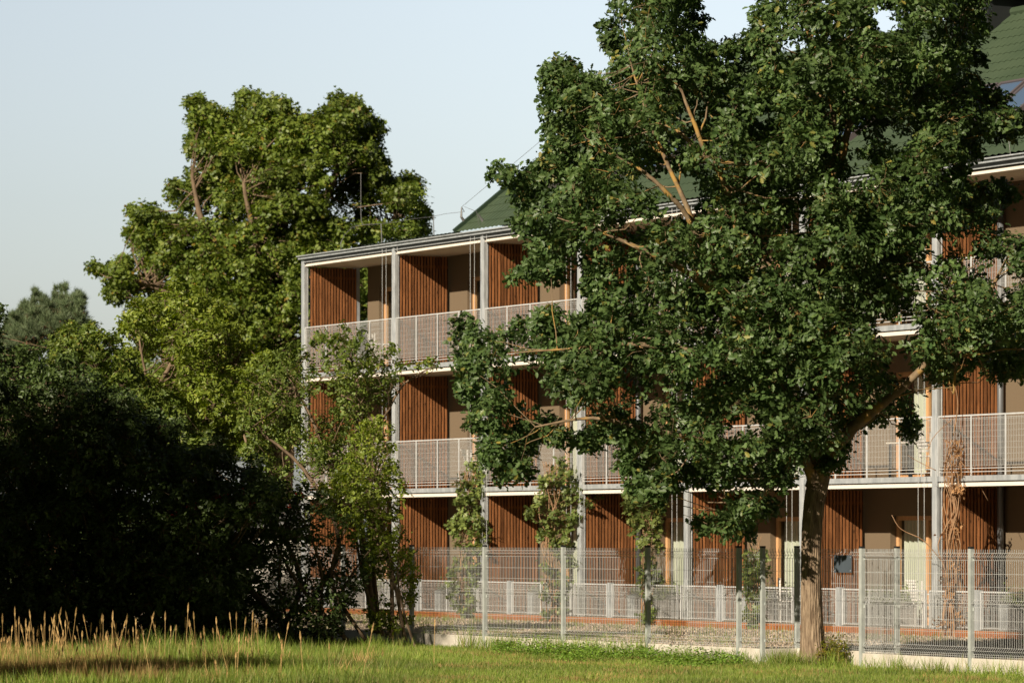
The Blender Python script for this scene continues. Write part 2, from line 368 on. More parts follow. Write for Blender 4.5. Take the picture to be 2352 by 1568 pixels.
# doors
cx_seq = 0
for f in range(3):
    for i in range(8):
        d0, d1 = door_x(i); z0 = FL[f][1]; zt = z0+2.2; yy = DY+.15
        fr = MB(); wd = .075
        mull = [d0, d0+1.03, d0+2.06, d1-wd]
        for x in mull: fr.box(x, x+wd, yy, yy+.08, z0, zt)
        for a, b in zip(mull[:-1], mull[1:]):
            fr.box(a+wd, b, yy+.002, yy+.078, zt-.09, zt); fr.box(a+wd, b, yy+.002, yy+.078, z0, z0+.11)
        d = fr.build('balcony_door', M['doorwood'], B)
        gl = MB(); 
        for a, b in zip(mull[:-1], mull[1:]): gl.box(a+wd, b, yy+.035, yy+.045, z0+.11, zt-.09)
        gl.build('glass', M['glass'], d)
        c = MB(); x = d0+.1+random.choice([0,.0,.0,.3]); n0 = len(c.v); pts = []; xe = d1-.1-random.choice([0,0,.8])
        while x < xe:
            pts.append((x, yy+.16+.035*math.sin(x*38+random.random()))); x += .03
        for (px, py) in pts: c.v += [(px,py,z0+.03),(px,py,zt-.02)]
        for k in range(len(pts)-1): c.f.append((2*k,2*k+2,2*k+3,2*k+1)); c.m.append(0)
        c.build('curtain', M['curtain'], d)
# climbing cables beside every post
for i in range(1, 9):
    for dx in (-.42,-.22,.16,.36):
        if S[i]+dx > S[8]: continue
        m = MB(); m.tube([W_ for W_ in ((S[i]+dx,-.14,.02),(S[i]+dx,-.14,8.98))], .005, 5); m.build('climbing_cable', M['rail'], B)
# down pipes
for i, zz in ((3,(0,8.8)),(6,(0,8.8))):
    m = MB(); m.tube([(S[i]+.20,DY-.12,zz[0]),(S[i]+.20,DY-.12,zz[1])], .065, 14); m.build('downpipe', M['pipe'], B, smooth=True)
# small furnishings fixed to the ground-floor terrace
m = MB(); m.box(-.6, S[8], -.30, DY-.001, .02, .16); m.build('terrace', M['decktop'], B)
m = MB()
for k in range(3): m.box(-.6, S[8], -.32, -.303, .025+.045*k, .066+.045*k)
m.build('terrace_edge', M['deckwood'], B)
for i in range(8):
    railing_mesh(S[i]+.10, S[i]+1.55, .20, .905, -.24, B, low=True)
    railing_mesh(S[i]+1.75, S[i+1]-.02, .20, .905, -.24, B, low=True)
    m = MB(); m.box(S[i]+1.56, S[i]+1.70, -.27, -.255, .08, .93); m.box(S[i]+1.72,S[i]+1.74,-.27,-.2,.1,.93); m.build('railing_plate', M['galv'], B)
# roof: pressed tile sheets as real relief
def roof_sheet(x0, x1, ya, za, yb, zb, name):
    L = math.hypot(yb-ya, zb-za); ux = (yb-ya)/L; uz = (zb-za)/L; nx = -uz; nz = ux
    if nz < 0: nx, nz = -nx, -nz
    nxs = int((x1-x0)/.05); rows = []; step = .35
    k = 0; t = 0
    while t < L:
        rows += [(t, .015, ), (min(t+step, L), 0.0)]; t += step
    nv = nxs+1; X = np.linspace(x0, x1, nv); wave = .014*np.sin(X*2*math.pi/.2)
    V = []; 
    for (t, h) in rows:
        yy = ya+ux*(t+0)+nx*(h+wave); zz = za+uz*t+nz*(h+wave)
        V.append(np.stack([X, yy, zz], 1))
    V = np.concatenate(V); fs = []
    for r in range(len(rows)-1):
        for i in range(nxs):
            a = r*nv+i; fs.append((a, a+1, a+nv+1, a+nv))
    me = bpy.data.meshes.new(name); me.from_pydata(V.tolist(), [], fs); me.materials.append(M['roof']); me.update()
    return link(bpy.data.objects.new(name, me), B)
GX = 8.17
rf = roof_sheet(GX, S[8], -.10, 9.14, 4.65, 12.82, 'roof')
rb = roof_sheet(GX, S[8], 9.4, 9.14, 4.65, 12.82, 'roof')
rl = roof_sheet(3.35, GX, -.10, 9.13, 3.4, 9.30, 'low_roof')
m = MB(); m.box(1.9, S[8], -.08, 3.3, 9.105, 9.118); m.build('roof_edge_plate', M['galv_dark'], rl)
# rake trim and ridge cap
def beam(m, p, q, w_, h):
    p = Vector(p); q = Vector(q); d = (q-p).normalized(); a = Vector((1,0,0)); n_ = d.cross(a).normalized()
    c = []
    for e in (p, q):
        for s1, s2 in ((-1,-1),(1,-1),(1,1),(-1,1)): c.append(e + a*s1*w_ + n_*s2*h)
    m.quad8([c[0],c[1],c[2],c[3],c[4],c[5],c[6],c[7]])
m = MB(); beam(m, (GX,-.12,9.15), (GX,4.65,12.86), .05, .07); m.build('rake_trim', M['rooftrim'], rf)
m = MB(); m.tube([(GX-.1,4.65,12.84),(S[8],4.65,12.84)], .10, 10); m.build('ridge_cap', M['roof'], rf)
sl_ = math.atan2(12.82-9.14, 4.75); ru = Vector((0, math.cos(sl_), math.sin(sl_))); rn = Vector((0,-math.sin(sl_), math.cos(sl_)))
def on_roof(x, t, h): return Vector((x,-.10,9.14)) + ru*t + rn*h
def skylight(x, w_, t0, t1):
    m = MB()
    def pan(xa, xb, ta, tb, h0, h1, mi):
        m.quad8([on_roof(xa,ta,h0),on_roof(xb,ta,h0),on_roof(xb,tb,h0),on_roof(xa,tb,h0),on_roof(xa,ta,h1),on_roof(xb,ta,h1),on_roof(xb,tb,h1),on_roof(xa,tb,h1)], mi)
    e = .07
    pan(x, x+e, t0, t1, .0, .12, 0); pan(x+w_-e, x+w_, t0, t1, .0, .12, 0); pan(x+e, x+w_-e, t0, t0+e, 0, .118, 0); pan(x+e, x+w_-e, t1-e, t1, 0, .118, 0)
    pan(x+e, x+w_-e, t0+e, t1-e, .06, .09, 1)
    m.build('skylight', [M['skyframe'], M['skyglass']], rf)
for x in (10.3, 13.6, 14.6, 17.0, 22.0, 25.7, 26.7, 27.7, 31.0): skylight(x, .9, 1.45, 2.75)
# louvred ventilation chimney on the ridge
vb = W(0,0)
m = MB(); cx0 = 22.3; cx1 = 23.6; m.box(cx0, cx1, 4.0, 5.2, 12.2, 15.2)
z = 13.1
while z < 15.1:
    n0 = len(m.v); o_ = .16
    for (e, zz) in ((.01, z), (o_, z+.03), (.01, z+.09)):
        m.v += [(cx0-e,4.0-e,zz),(cx1+e,4.0-e,zz),(cx1+e,5.2+e,zz),(cx0-e,5.2+e,zz)]
    for r in range(2):
        for j in range(4): m.f.append((n0+r*4+j, n0+r*4+(j+1)%4, n0+(r+1)*4+(j+1)%4, n0+(r+1)*4+j)); m.m.append(0)
    z += .11
m.build('vent_stack', M['dark'], rf)
# lightning conductor: rod, cable and feet
m = MB()
m.tube([(2.25,-.1,9.12),(2.0,0.0,9.28),(2.0,.1,9.5),(2.35,.15,9.68),(2.9,.15,9.70),(3.8,.15,9.66)], .009, 5)
m.tube([(2.95,.15,9.70),(2.85,.15,9.78),(2.82,.15,10.0),(2.82,.15,11.0)], .008, 5)
cab = [(3.8,.15,9.66)]
for k in range(1,6): cab.append((3.8+k*.87, .15, 9.66-.02*(k%2)))
m.tube(cab, .005, 5)
for x in (3.9, 6.6): m.tube([(x,.15,9.66),(x+.1,.12,9.15)], .012, 5)
last = Vector(cab[-1]); pr = on_roof(GX, .5, .38)
m.tube([last, tuple(pr)], .008, 5)
for k in range(7):
    a_ = on_roof(GX, .5+k*.85, .38); b_ = on_roof(GX, .5+(k+1)*.85, .38)
    if k < 6: m.tube([a_, b_], .005, 5)
    if k%2 == 0: m.tube([on_roof(GX, .35+k*.85, .0), on_roof(GX, .35+k*.85, .2), a_], [.045,.03,.012], 6)
m.tube([on_roof(9.2,.1,.0),on_roof(8.9,.4,.25),on_roof(8.3,.5,.38)], .005, 5)
m.tube([on_roof(29.9,-.1,.0),on_roof(29.7,.3,.4),on_roof(30.3,.6,.5),on_roof(32,.5,.35)], .007, 5)
m.tube([on_roof(9.0,.35,.0),on_roof(9.0,.35,.2)], [.04,.015], 6)
m.tube([on_roof(31.5,.6,.0),on_roof(31.5,.6,.3)], [.05,.03], 6)
m.build('lightning_cable', M['galv_dark'], B)

# ------------------------------------------------------------------ neighbouring house behind the thicket
def house(name, x, y, z_eave, z_ridge, hw, ln, rz, label, wallm, roofm):
    e = empty(name, (x,y,0), rz, label, 'house')
    m = MB(); m.box(-ln/2, ln/2, -hw, hw, 0, z_eave)
    n0 = len(m.v); m.v += [(-ln/2,-hw,z_eave),(-ln/2,hw,z_eave),(-ln/2,0,z_ridge-.1),(ln/2,-hw,z_eave),(ln/2,hw,z_eave),(ln/2,0,z_ridge-.1)]
    m.f += [(n0,n0+1,n0+2),(n0+3,n0+5,n0+4)]; m.m += [0,0]; m.build('wall', wallm, e)
    m = MB(); k = (z_ridge-z_eave)/hw
    for sgn in (-1, 1):
        yo = sgn*(hw+.5); zo = z_eave-.5*k
        m.quad8([(-ln/2-.4,yo,zo),(ln/2+.4,yo,zo),(ln/2+.4,0,z_ridge),(-ln/2-.4,0,z_ridge),(-ln/2-.4,yo,zo+.15),(ln/2+.4,yo,zo+.15),(ln/2+.4,0,z_ridge+.15),(-ln/2-.4,0,z_ridge+.15)])
    m.build('roof', roofm, e)
    m = MB(); 
    for xx in (-ln/4, ln/6): m.box(xx, xx+1.0, -hw-.03, -hw+.02, 1.0, 2.2)
    m.build('window', M['glass'], e); return e
house('house', -2.2, 116, 8.3, 10.1, 1.9, 7, R(90), 'cream house with dark green roof showing past the left end of the apartment building', M['board'], M['rooftrim'])
house('garage', -6.9, 118, 2.4, 3.0, 1.6, 2.6, R(4), 'low white outbuilding glimpsed through the dark thicket at the left', M['plaster'], M['galv_dark'])

# ------------------------------------------------------------------ mesh fence
FN = empty('mesh_fence', (0,0,0), 0, 'galvanised wire mesh fence with ribbed folds on a low concrete plinth', 'fence')
FZ0, FZ1 = .25, 1.755
def panel(p, q, name='mesh_panel'):
    p = np.array(p); q = np.array(q); L = np.linalg.norm(q-p); d = (q-p)/L; nrm = np.array([d[1], -d[0]])
    if nrm[1] > 0: nrm = -nrm                                 # towards the camera side
    m = MB(); r = .0038
    prof = []                                                 # height, offset
    def fold(z): return [(z-.05,0),(z,.045),(z+.05,0)]
    prof = [(FZ0,0)] + fold(FZ0+.10) + fold((FZ0+FZ1)/2) + fold(FZ1-.10) + [(FZ1,0)]
    nw = int(L/.05)
    for k in range(1, nw):
        b = p + d*(L*k/nw)
        for (za, oa), (zb, ob) in zip(prof[:-1], prof[1:]):
            a3 = [b[0]+nrm[0]*oa, b[1]+nrm[1]*oa, za]; b3 = [b[0]+nrm[0]*ob, b[1]+nrm[1]*ob, zb]
            n0 = len(m.v)
            for c in (a3, b3):
                for (s1, s2) in ((-1,-1),(1,-1),(0,1)): m.v.append((c[0]+d[0]*r*s1+nrm[0]*-r*s2, c[1]+d[1]*r*s1+nrm[1]*-r*s2, c[2]))
            for j in range(3): m.f.append((n0+j, n0+(j+1)%3, n0+3+(j+1)%3, n0+3+j)); m.m.append(0)
    for z in (FZ0+.02, FZ0+.05, FZ0+.10, FZ0+.15, FZ0+.35, FZ0+.52, (FZ0+FZ1)/2-.05, (FZ0+FZ1)/2, (FZ0+FZ1)/2+.05, FZ1-.52, FZ1-.34, FZ1-.15, FZ1-.10, FZ1-.05):
        o = .045 if abs(z-FZ0-.1)<.01 or abs(z-(FZ0+FZ1)/2)<.01 or abs(z-FZ1+.1)<.01 else 0
        a3 = (p[0]+nrm[0]*(o+.005), p[1]+nrm[1]*(o+.005), z); b3 = (q[0]+nrm[0]*(o+.005), q[1]+nrm[1]*(o+.005), z)
        m.tube([a3, b3], .0030, 4, cap=False)
    return m.build(name, M['wire'], FN)
def fpost(p, top=FZ1+.01):
    m = MB(); c = W(0,0); R_ = ANG; ca, sa = math.cos(R_), math.sin(R_)
    def bx(x0,x1,y0,y1,z0,z1,mi):
        c8 = []
        for z in (z0,z1):
            for (x,y) in ((x0,y0),(x1,y0),(x1,y1),(x0,y1)): c8.append((p[0]+x*ca-y*sa, p[1]+x*sa+y*ca, z))
        m.quad8(c8, mi)
    bx(-.032,.032,-.055,.005,0,top,0); bx(-.034,.034,-.057,.007,top+.0005,top+.03,1)
    for z in (FZ0+.12,(FZ0+FZ1)/2-.08,FZ1-.14): bx(-.05,.05,-.012,.008,z-.02,z+.02,0)
    return m.build('fence_post', [M['fencepost'], M['cap']], FN)
def plinth(p, q):
    p = np.array(p); q = np.array(q); d = unit(q-p); nn = np.array([d[1],-d[0]])*.035
    m = MB(); m.quad8([(*(p-nn),-.1),(*(q-nn),-.1),(*(q+nn),-.1),(*(p+nn),-.1),(*(p-nn),FZ0-.005),(*(q-nn),FZ0-.005),(*(q+nn),FZ0-.005),(*(p+nn),FZ0-.005)])
    return m.build('plinth', M['concrete'], FN, bevel=.006)
step = UX*2.64
base = fence_pt(1700); front = [base + step*(-k) for k in range(8, -1, -1)]
front.append(fence_pt(1755)); al = fence_pt(1755); ar = fence_pt(1983); dep = UY*.62
right = [ar + step*k for k in range(0, 5)]
chain = front + [al+dep, ar+dep] + right
for k, p in enumerate(chain): fpost(p)
for p, q in zip(chain[:-1], chain[1:]): panel(p, q); plinth(p, q)
sp = al+dep+(ar-al)*.49
so = MB(); c_, s_ = UX[0], UX[1]
def sbox(m, cx, cy, w_, z0, z1, off, th, mi=0):
    a = np.array([cx,cy])-UX*w_/2 - UY*off; b = np.array([cx,cy])+UX*w_/2 - UY*off; a2 = a-UY*th; b2 = b-UY*th
    m.quad8([(*a2,z0),(*b2,z0),(*b,z0),(*a,z0),(*a2,z1),(*b2,z1),(*b,z1),(*a,z1)], mi)
sbox(so, sp[0], sp[1], .46, 1.40, 1.66, .06, .004, 0)
for dx in (-.2,.2):
    for z in (1.43,1.63): sbox(so, sp[0]+UX[0]*dx, sp[1]+UX[1]*dx, .015, z-.008, z+.008, .05, .018, 1)
tag(so.build('sign_plate', [M['sign'], M['galv']]), 'blue grey metal plate wired to the mesh fence just right of the oak trunk', 'sign')

# ------------------------------------------------------------------ plants
def in_poly(px, py, poly):
    poly = np.array(poly, float); x1, y1 = poly[:,0], poly[:,1]; x2, y2 = np.roll(x1,-1), np.roll(y1,-1)
    c = np.zeros(len(px), bool)
    for a, b, c2, d in zip(x1, y1, x2, y2):
        cond = ((b > py) != (d > py)) & (px < (c2-a)*(py-b)/((d-b) if d != b else 1e-9)+a)
        c ^= cond
    return c
def edge_dist(px, py, poly):
    poly = np.array(poly, float); D = np.full(len(px), 1e9)
    for a, b in zip(poly, np.roll(poly,-1,0)):
        ab = b-a; t = np.clip(((px-a[0])*ab[0]+(py-a[1])*ab[1])/max(ab@ab,1e-9),0,1)
        D = np.minimum(D, np.hypot(px-a[0]-t*ab[0], py-a[1]-t*ab[1]))
    return D
OAK_T = [(0,0,0),(.22,.10,.03),(.34,.26,.08),(.46,.14,.04),(.60,.33,.11),(.74,.18,.05),(.88,.20,.06),(1,0,0),(.88,-.20,.06),(.74,-.18,.05),(.60,-.33,.11),(.46,-.14,.04),(.34,-.26,.08),(.22,-.10,.03)]
OAK_F = [(0,1,2,3,4,5,6,7),(0,7,8,9,10,11,12,13)]
OVAL_T = [(0,0,0),(.3,.24,.07),(.65,.24,.06),(1,0,-.06),(.65,-.24,.06),(.3,-.24,.07)]; OVAL_F = [(0,1,2,3),(0,3,4,5)]
STAR_T = [(0,0,0),(.2,.30,.05),(.5,.2,.0),(.62,.48,.05),(.75,.16,0),(1,0,-.05),(.75,-.16,0),(.62,-.48,.05),(.5,-.2,0),(.2,-.30,.05)]; STAR_F = [(0,1,2,3,4,5),(0,5,6,7,8,9)]
SLIM_T = [(0,0,0),(.35,.15,.05),(1,0,-.1),(.35,-.15,.05)]; SLIM_F = [(0,1,2),(0,2,3)]
NEED_T = [(0,.03,0),(0,-.03,0),(1,0,0)]; NEED_F = [(0,1,2)]
def crown(tree, name, poly, Z, half, nclump, Rc, nshoot, nleaf, L, mtl, tmpl, limbs, holes=(), mind=.55, branch_m=None, thin=.02,
          seed=1, up=.35, ec=1.3, spread=.09, slack=5, tip=.9, needle=False, zfun=None, bend=.3, sub=True, gap=.0, flat=.75, void=.75, voidf=2.2):
    rg = np.random.default_rng(seed); rd = random.Random(seed)
    pa = np.array(poly, float); lo, hi = pa.min(0), pa.max(0)
    cs = []; tries = 0; px2m = Z/F
    while len(cs) < nclump and tries < 60:
        tries += 1; N = 1500
        x = rg.uniform(lo[0], hi[0], N); y = rg.uniform(lo[1], hi[1], N)
        ok = in_poly(x, y, poly)
        for (hx, hy, hr, hr2) in holes: ok &= ((x-hx)/(hr+Rc*.35/px2m))**2+((y-hy)/(hr2+Rc*.35/px2m))**2 > 1
        x, y = x[ok], y[ok]; e = edge_dist(x, y, poly)*px2m
        h = half*np.sqrt(np.clip(1-(1-np.minimum(e/ec,1))**2,0,1))+.12
        u = rg.uniform(-1,1,len(x)); dz = h*np.sign(u)*np.abs(u)**.75
        for i in range(len(x)):
            zz = (zfun(x[i]) if zfun else Z)+dz[i]; p = P3(x[i], y[i], zz)
            if void and math.sin(p[0]*voidf+1.3*math.sin(p[2]*voidf*.8+seed))+math.sin(p[2]*voidf*1.1+1.7*math.sin(p[1]*voidf+seed))+.7*math.sin(p[1]*voidf*1.3+p[0]) < -void: continue
            if all((p-c[0])@(p-c[0]) > mind*mind for c in cs):
                cs.append((p, min(1, .45+e[i]/.9)))
                if len(cs) >= nclump: break
    C = np.array([c[0] for c in cs]); rs = np.array([c[1] for c in cs])
    K = len(C)
    # limbs
    lp = []; lr = []
    for pts, rr in limbs:
        for a in range(len(pts)-1):
            for t in np.linspace(0,1,8): lp.append(np.array(pts[a])*(1-t)+np.array(pts[a+1])*t); lr.append(rr[a]*(1-t)+rr[a+1]*t)
    bm = MB()
    for pts, rr in limbs:
        # smooth the path
        pp = [Vector(p) for p in pts]; q = []; r2 = []
        for a in range(len(pp)-1):
            p0 = pp[max(a-1,0)]; p1 = pp[a]; p2 = pp[a+1]; p3 = pp[min(a+2,len(pp)-1)]
            for t in (0,.25,.5,.75):
                q.append(.5*((2*p1)+(p2-p0)*t+(2*p0-5*p1+4*p2-p3)*t*t+(3*p1-p0-3*p2+p3)*t**3)+Vector((rd.gauss(0,1),rd.gauss(0,1),rd.gauss(0,.5)))*rr[a]*.12)
                r2.append((rr[a]*(1-t)+rr[a+1]*t)*(1+rd.uniform(-.05,.08)))
        q.append(pp[-1]); r2.append(rr[-1]); bm.tube(q, r2, 12 if max(rr) > .1 else 7)
    if sub and len(lp):
        LP = np.array(lp)
        for i in range(K):
            c = C[i]; d2 = ((LP-c)**2).sum(1) + 3.0*np.maximum(LP[:,2]-c[2],0)**2
            dm = d2.min(); cand = np.where(d2 < (math.sqrt(dm)+.35)**2)[0]; j = int(cand[rg.integers(0, len(cand))]); a = LP[j]; 
            if np.linalg.norm(c-a) > (1.5 if Z < 60 else 3.2): continue
            mid = (a+c)/2 + np.array([rd.gauss(0,.12),rd.gauss(0,.12),-.08+rd.gauss(0,.12)])*np.linalg.norm(c-a)*.6
            r0 = min(lr[j]*.55, thin*(.7+.6*np.linalg.norm(c-a)))
            bm.tube([a, a*.5+mid*.5+(rd.gauss(0,.03),0,rd.gauss(0,.03)), mid, mid*.5+c*.5+(rd.gauss(0,.03),0,rd.gauss(0,.03)), c], [r0, r0*.85, r0*.7, r0*.5, r0*.35], 5, cap=False)
    # shoots
    n = nshoot; tot = K*n; ci = np.repeat(np.arange(K), n)
    d = unit(rg.normal(size=(tot,3))+np.array([0,0,up])); rad = Rc*rs[ci]*rg.uniform(.35,1.0,tot)**.5*rg.uniform(.75,1.15,tot)
    sp_ = C[ci] + d*rad[:,None]*np.array([1,1,flat])
    sx = CX+F*sp_[:,0]/sp_[:,1]; sy = HY-F*(sp_[:,2]-H)/sp_[:,1]
    slk = slack*rg.uniform(.2,2.2,K)**1.5
    ok = in_poly(sx, sy, poly) | (edge_dist(sx, sy, poly) < slk[ci])
    ok &= rg.random(tot) > gap
    for (hx, hy, hr, hr2) in holes: ok &= (((sx-hx)/hr)**2+((sy-hy)/hr2)**2 > rg.uniform(.5,1.2,tot))
    sp_, d, ci = sp_[ok], d[ok], ci[ok]
    if sub:
        rr_ = np.where(rg.random(len(sp_)) < .22)[0]
        for i in rr_:
            a = C[ci[i]]; b = sp_[i]; md = (a+b)/2+rg.normal(size=3)*.04
            bm.tube([a, md, b], [thin*.4, thin*.3, thin*.15], 3, cap=False)
    trunk = bm.build(name[0], branch_m, tree, smooth=True)
    m_ = len(sp_); pos = np.repeat(sp_, nleaf, 0); dd = np.repeat(d, nleaf, 0); N = len(pos)
    if needle:
        dirs = unit(dd*.9+rg.normal(size=(N,3))*.35+np.array([0,0,.35])); pos = pos - dd*rg.uniform(0,.22,N)[:,None]
    else:
        sn = unit(d*.75+rg.normal(size=d.shape)*.38+np.array([0,0,.42])); nn = np.repeat(sn, nleaf, 0)
        q = unit(rg.normal(size=(N,3))); q = unit(q-nn*(q*nn).sum(1)[:,None])
        dirs = unit(q + nn*rg.uniform(-.25,.55,N)[:,None]*tip)
        pos = pos + rg.normal(size=(N,3))*spread*.55 + nn*rg.uniform(-.7,.3,N)[:,None]*spread
    outw = dd*.55+rg.normal(size=(N,3))*.55+np.array([0,0,.55]) if needle else nn+rg.normal(size=(N,3))*.28
    ay = unit(np.cross(outw, dirs)); az = np.cross(dirs, ay)
    sc = L*rg.uniform(.55,1.3,N)[:,None]
    tint = np.clip(rg.random(N)*.75+np.repeat(rg.random(m_)*.25, nleaf),0,1)
    return scatter(name[1], tmpl[0], tmpl[1], pos, dirs*sc, ay*sc, az*sc, mtl, tree, tint), trunk

# the oak in front of the fence
ZO = 57.3
oak = empty('oak_tree', tuple(P3(1858,1530,ZO)*[1,1,0]), 0, 'tall oak with dense dark green crown and bare trunk standing at the fence', 'tree')
oak_poly = [(1400,-60),(1385,60),(1402,130),(1388,180),(1300,148),(1256,165),(1244,240),(1258,300),(1252,325),(1285,352),(1235,378),(1190,405),(1165,380),(1137,392),(1162,430),(1180,480),(1205,540),(1220,600),(1187,640),(1235,662),(1300,632),(1345,640),(1360,690),(1340,740),(1270,712),(1235,742),(1180,748),(1130,765),(1080,735),(1015,695),(1035,760),(1055,800),(1052,880),(1090,930),(1075,965),(1110,1000),(1125,1070),(1150,1110),(1185,1120),(1220,1060),(1260,1010),(1330,1015),(1400,1030),(1430,1085),(1450,1110),(1490,1165),(1530,1140),(1560,1115),(1620,1100),(1660,1150),(1690,1160),(1650,1185),(1610,1200),(1622,1232),(1680,1222),(1735,1238),(1748,1205),(1795,1145),(1830,1100),(1850,1075),(1905,1085),(1935,1050),(1960,1000),(2030,965),(2060,1000),(2095,1012),(2110,950),(2130,890),(2200,860),(2250,850),(2300,880),(2345,870),(2420,800),(2420,560),(2345,500),(2310,430),(2225,430),(2215,370),(2250,330),(2300,310),(2352,335),(2420,340),(2420,270),(2352,262),(2290,222),(2235,190),(2250,110),(2285,60),(2290,-60),(2150,-330),(1950,-420),(1800,-250),(1755,-60),(1745,30),(1715,95),(1680,100),(1660,150),(1620,110),(1600,30),(1605,-60),(1500,-200)]
oak_holes = [(1545,478,38,20),(1600,430,14,20),(1475,412,16,10),(1500,512,45,10),(1960,320,26,34),(2060,765,62,26),(1990,1030,30,40),(1700,992,42,14),(1480,945,18,26),(1420,900,10,40),(2140,585,12,55),(1845,520,9,34),(1640,395,16,10),(2110,690,20,22),
             (1300,600,18,8),(1335,960,20,22),(2060,330,30,18),(2215,560,26,30),(1895,255,22,12),(1440,570,22,12),(2030,55,22,30),(1820,120,22,16),(2300,640,14,70),(1760,560,14,18),(1575,265,12,30),(2250,960,10,10),(1370,560,26,10),(1560,915,14,14),(2080,860,34,22),(2150,960,14,30),(1240,905,16,30),(1175,920,8,20),(1945,860,14,26)]
def OP(x, y, dz=0): return tuple(P3(x, y, ZO+(dz if dz > -1.5 else -1.5+(dz+1.5)*.45)))
limbs_oak = [
 ([OP(1868,1120),OP(1885,980,.1),(OP(1888,820,.2)),OP(1890,640,.2),OP(1905,450,.1),OP(1935,350,0),OP(1962,230,-.2),OP(1990,60,0),OP(2000,-150,0)], [.125,.11,.10,.09,.075,.06,.05,.03,.012]),
 ([OP(1880,1110,0),OP(1908,1040,-.3),OP(1985,960,-.5),OP(2070,892,-.8),OP(2160,800,-1.0),OP(2260,690,-1.1),OP(2330,560,-1.0)], [.11,.10,.08,.06,.045,.03,.012]),
 ([OP(1872,1120,0),OP(1850,1045,-.3),OP(1828,975,-.5),OP(1790,880,-.9),OP(1720,760,-1.4),OP(1640,640,-1.8),OP(1580,480,-2.0),OP(1500,300,-1.6),OP(1450,150,-1.2)], [.095,.085,.075,.065,.055,.048,.038,.026,.010]),
 ([OP(1905,450,.1),OP(1910,350,0),OP(1912,240,-.3),OP(1865,120,-.8),OP(1840,20,-.9)], [.06,.055,.045,.03,.010]),
 ([OP(1890,700,.2),OP(1960,600,.3),OP(2050,470,0),OP(2120,330,-.4),OP(2180,200,-.6),OP(2200,60,-.5)], [.07,.06,.05,.04,.03,.010]),
 ([OP(1790,880,-.9),OP(1680,830,-1.3),OP(1560,800,-1.6),OP(1440,790,-2.0),OP(1320,800,-2.2),OP(1180,810,-2.3)], [.055,.045,.037,.03,.02,.008]),
 ([OP(1720,760,-1.4),OP(1600,640,-2.2),OP(1500,585,-2.8),OP(1440,558,-3.0),OP(1385,535,-3.1),OP(1280,500,-3.0)], [.05,.043,.037,.032,.022,.007]),
 ([OP(1640,640,-1.8),OP(1580,500,-2.6),OP(1530,442,-3.0),OP(1490,405,-3.1),OP(1450,378,-3.1),OP(1350,330,-2.8)], [.045,.038,.034,.028,.02,.007]),
 ([OP(1700,560,-1.6),OP(1655,400,-2.6),OP(1600,345,-2.8),OP(1555,300,-2.8),OP(1500,280,-2.6)], [.045,.043,.033,.02,.007]),
 ([OP(1640,385,-2.7),OP(1612,330,-3.0),OP(1595,285,-3.05),OP(1575,235,-3.0),OP(1560,190,-2.8)], [.038,.034,.03,.022,.008]),
 ([OP(1888,820,.2),OP(1780,640,.8),OP(1720,480,1.2),OP(1680,300,1.0)], [.08,.06,.04,.02]),
 ([OP(1888,800,.2),OP(1960,700,1.0),OP(2060,560,1.3),OP(2140,450,1.2)], [.08,.06,.04,.02]),
 ([OP(1835,1060,-.3),OP(1750,1030,-.8),OP(1620,1010,-1.2),OP(1480,985,-1.6),OP(1360,960,-1.7),OP(1230,980,-1.8)], [.07,.055,.045,.035,.025,.012]),
 ([OP(1828,1080,-.3),OP(1760,1130,-.6),OP(1700,1190,-.8),OP(1650,1215,-.8)], [.035,.03,.02,.01]),
 ([OP(2215,620,-1.2),OP(2216,700,-1.3),OP(2205,790,-1.3),OP(2195,850,-1.35),OP(2190,905,-1.35)], [.02,.028,.028,.022,.014]),
 ([OP(1560,800,-1.9),OP(1500,795,-2.2),OP(1430,790,-2.4),OP(1380,800,-2.4)], [.04,.03,.025,.015]),
]
crown(oak, ('limbs','crown'), oak_poly, ZO, 2.7, 1020, .385, 28, 9, .098, M['leaf_oak'], (OAK_T,OAK_F), limbs_oak, oak_holes, mind=.35, branch_m=M['limb'], thin=.011, seed=3, spread=.07, gap=.06, slack=13, void=1.05)
# trunk with fissured bark relief
def bark_trunk(name, path, radii, tree, mtl, nseg=150, seg_h=.016, amp=.0065):
    path = [np.array(p) for p in path]; V = []; n = 0
    zs = np.arange(path[0][2], path[-1][2], seg_h); Pz = np.array([p[2] for p in path])
    for z in zs:
        cx = np.interp(z, Pz, [p[0] for p in path]); cy = np.interp(z, Pz, [p[1] for p in path]); r = np.interp(z, Pz, radii)
        for j in range(nseg):
            a = 2*math.pi*j/nseg
            rid = math.sin(a*27+.9*math.sin(z*5.1+a*4)+.8*math.sin(z*11.7+a*9))*(.75+.25*math.sin(z*17+a*31))
            rid = abs(rid)**.6*(1 if rid > 0 else -1)
            rr = r*(1+.05*math.sin(3*a+z*.8)+.03*math.sin(5*a-z)) + amp*rid + amp*.35*math.sin(a*61+z*31+3*math.sin(z*13+a*7))
            rr += .06*math.exp(-max(z,0)/.22)*(.6+.4*math.sin(a*5+1))
            V.append((cx+rr*math.cos(a), cy+rr*math.sin(a), z))
    fs = []
    for i in range(len(zs)-1):
        for j in range(nseg): fs.append((i*nseg+j, i*nseg+(j+1)%nseg, (i+1)*nseg+(j+1)%nseg, (i+1)*nseg+j))
    me = bpy.data.meshes.new(name); me.from_pydata(V, [], fs); me.materials.append(mtl); me.polygons.foreach_set('use_smooth', [True]*len(fs)); me.update()
    return link(bpy.data.objects.new(name, me), tree)
tp = [P3(1869,1534,ZO), P3(1867,1480,ZO), P3(1864,1400,ZO), P3(1862,1300,ZO), P3(1864,1213,ZO), P3(1870,1150,ZO), P3(1880,1098,ZO), P3(1884,1070,ZO)]
tp[0][2] = -.05
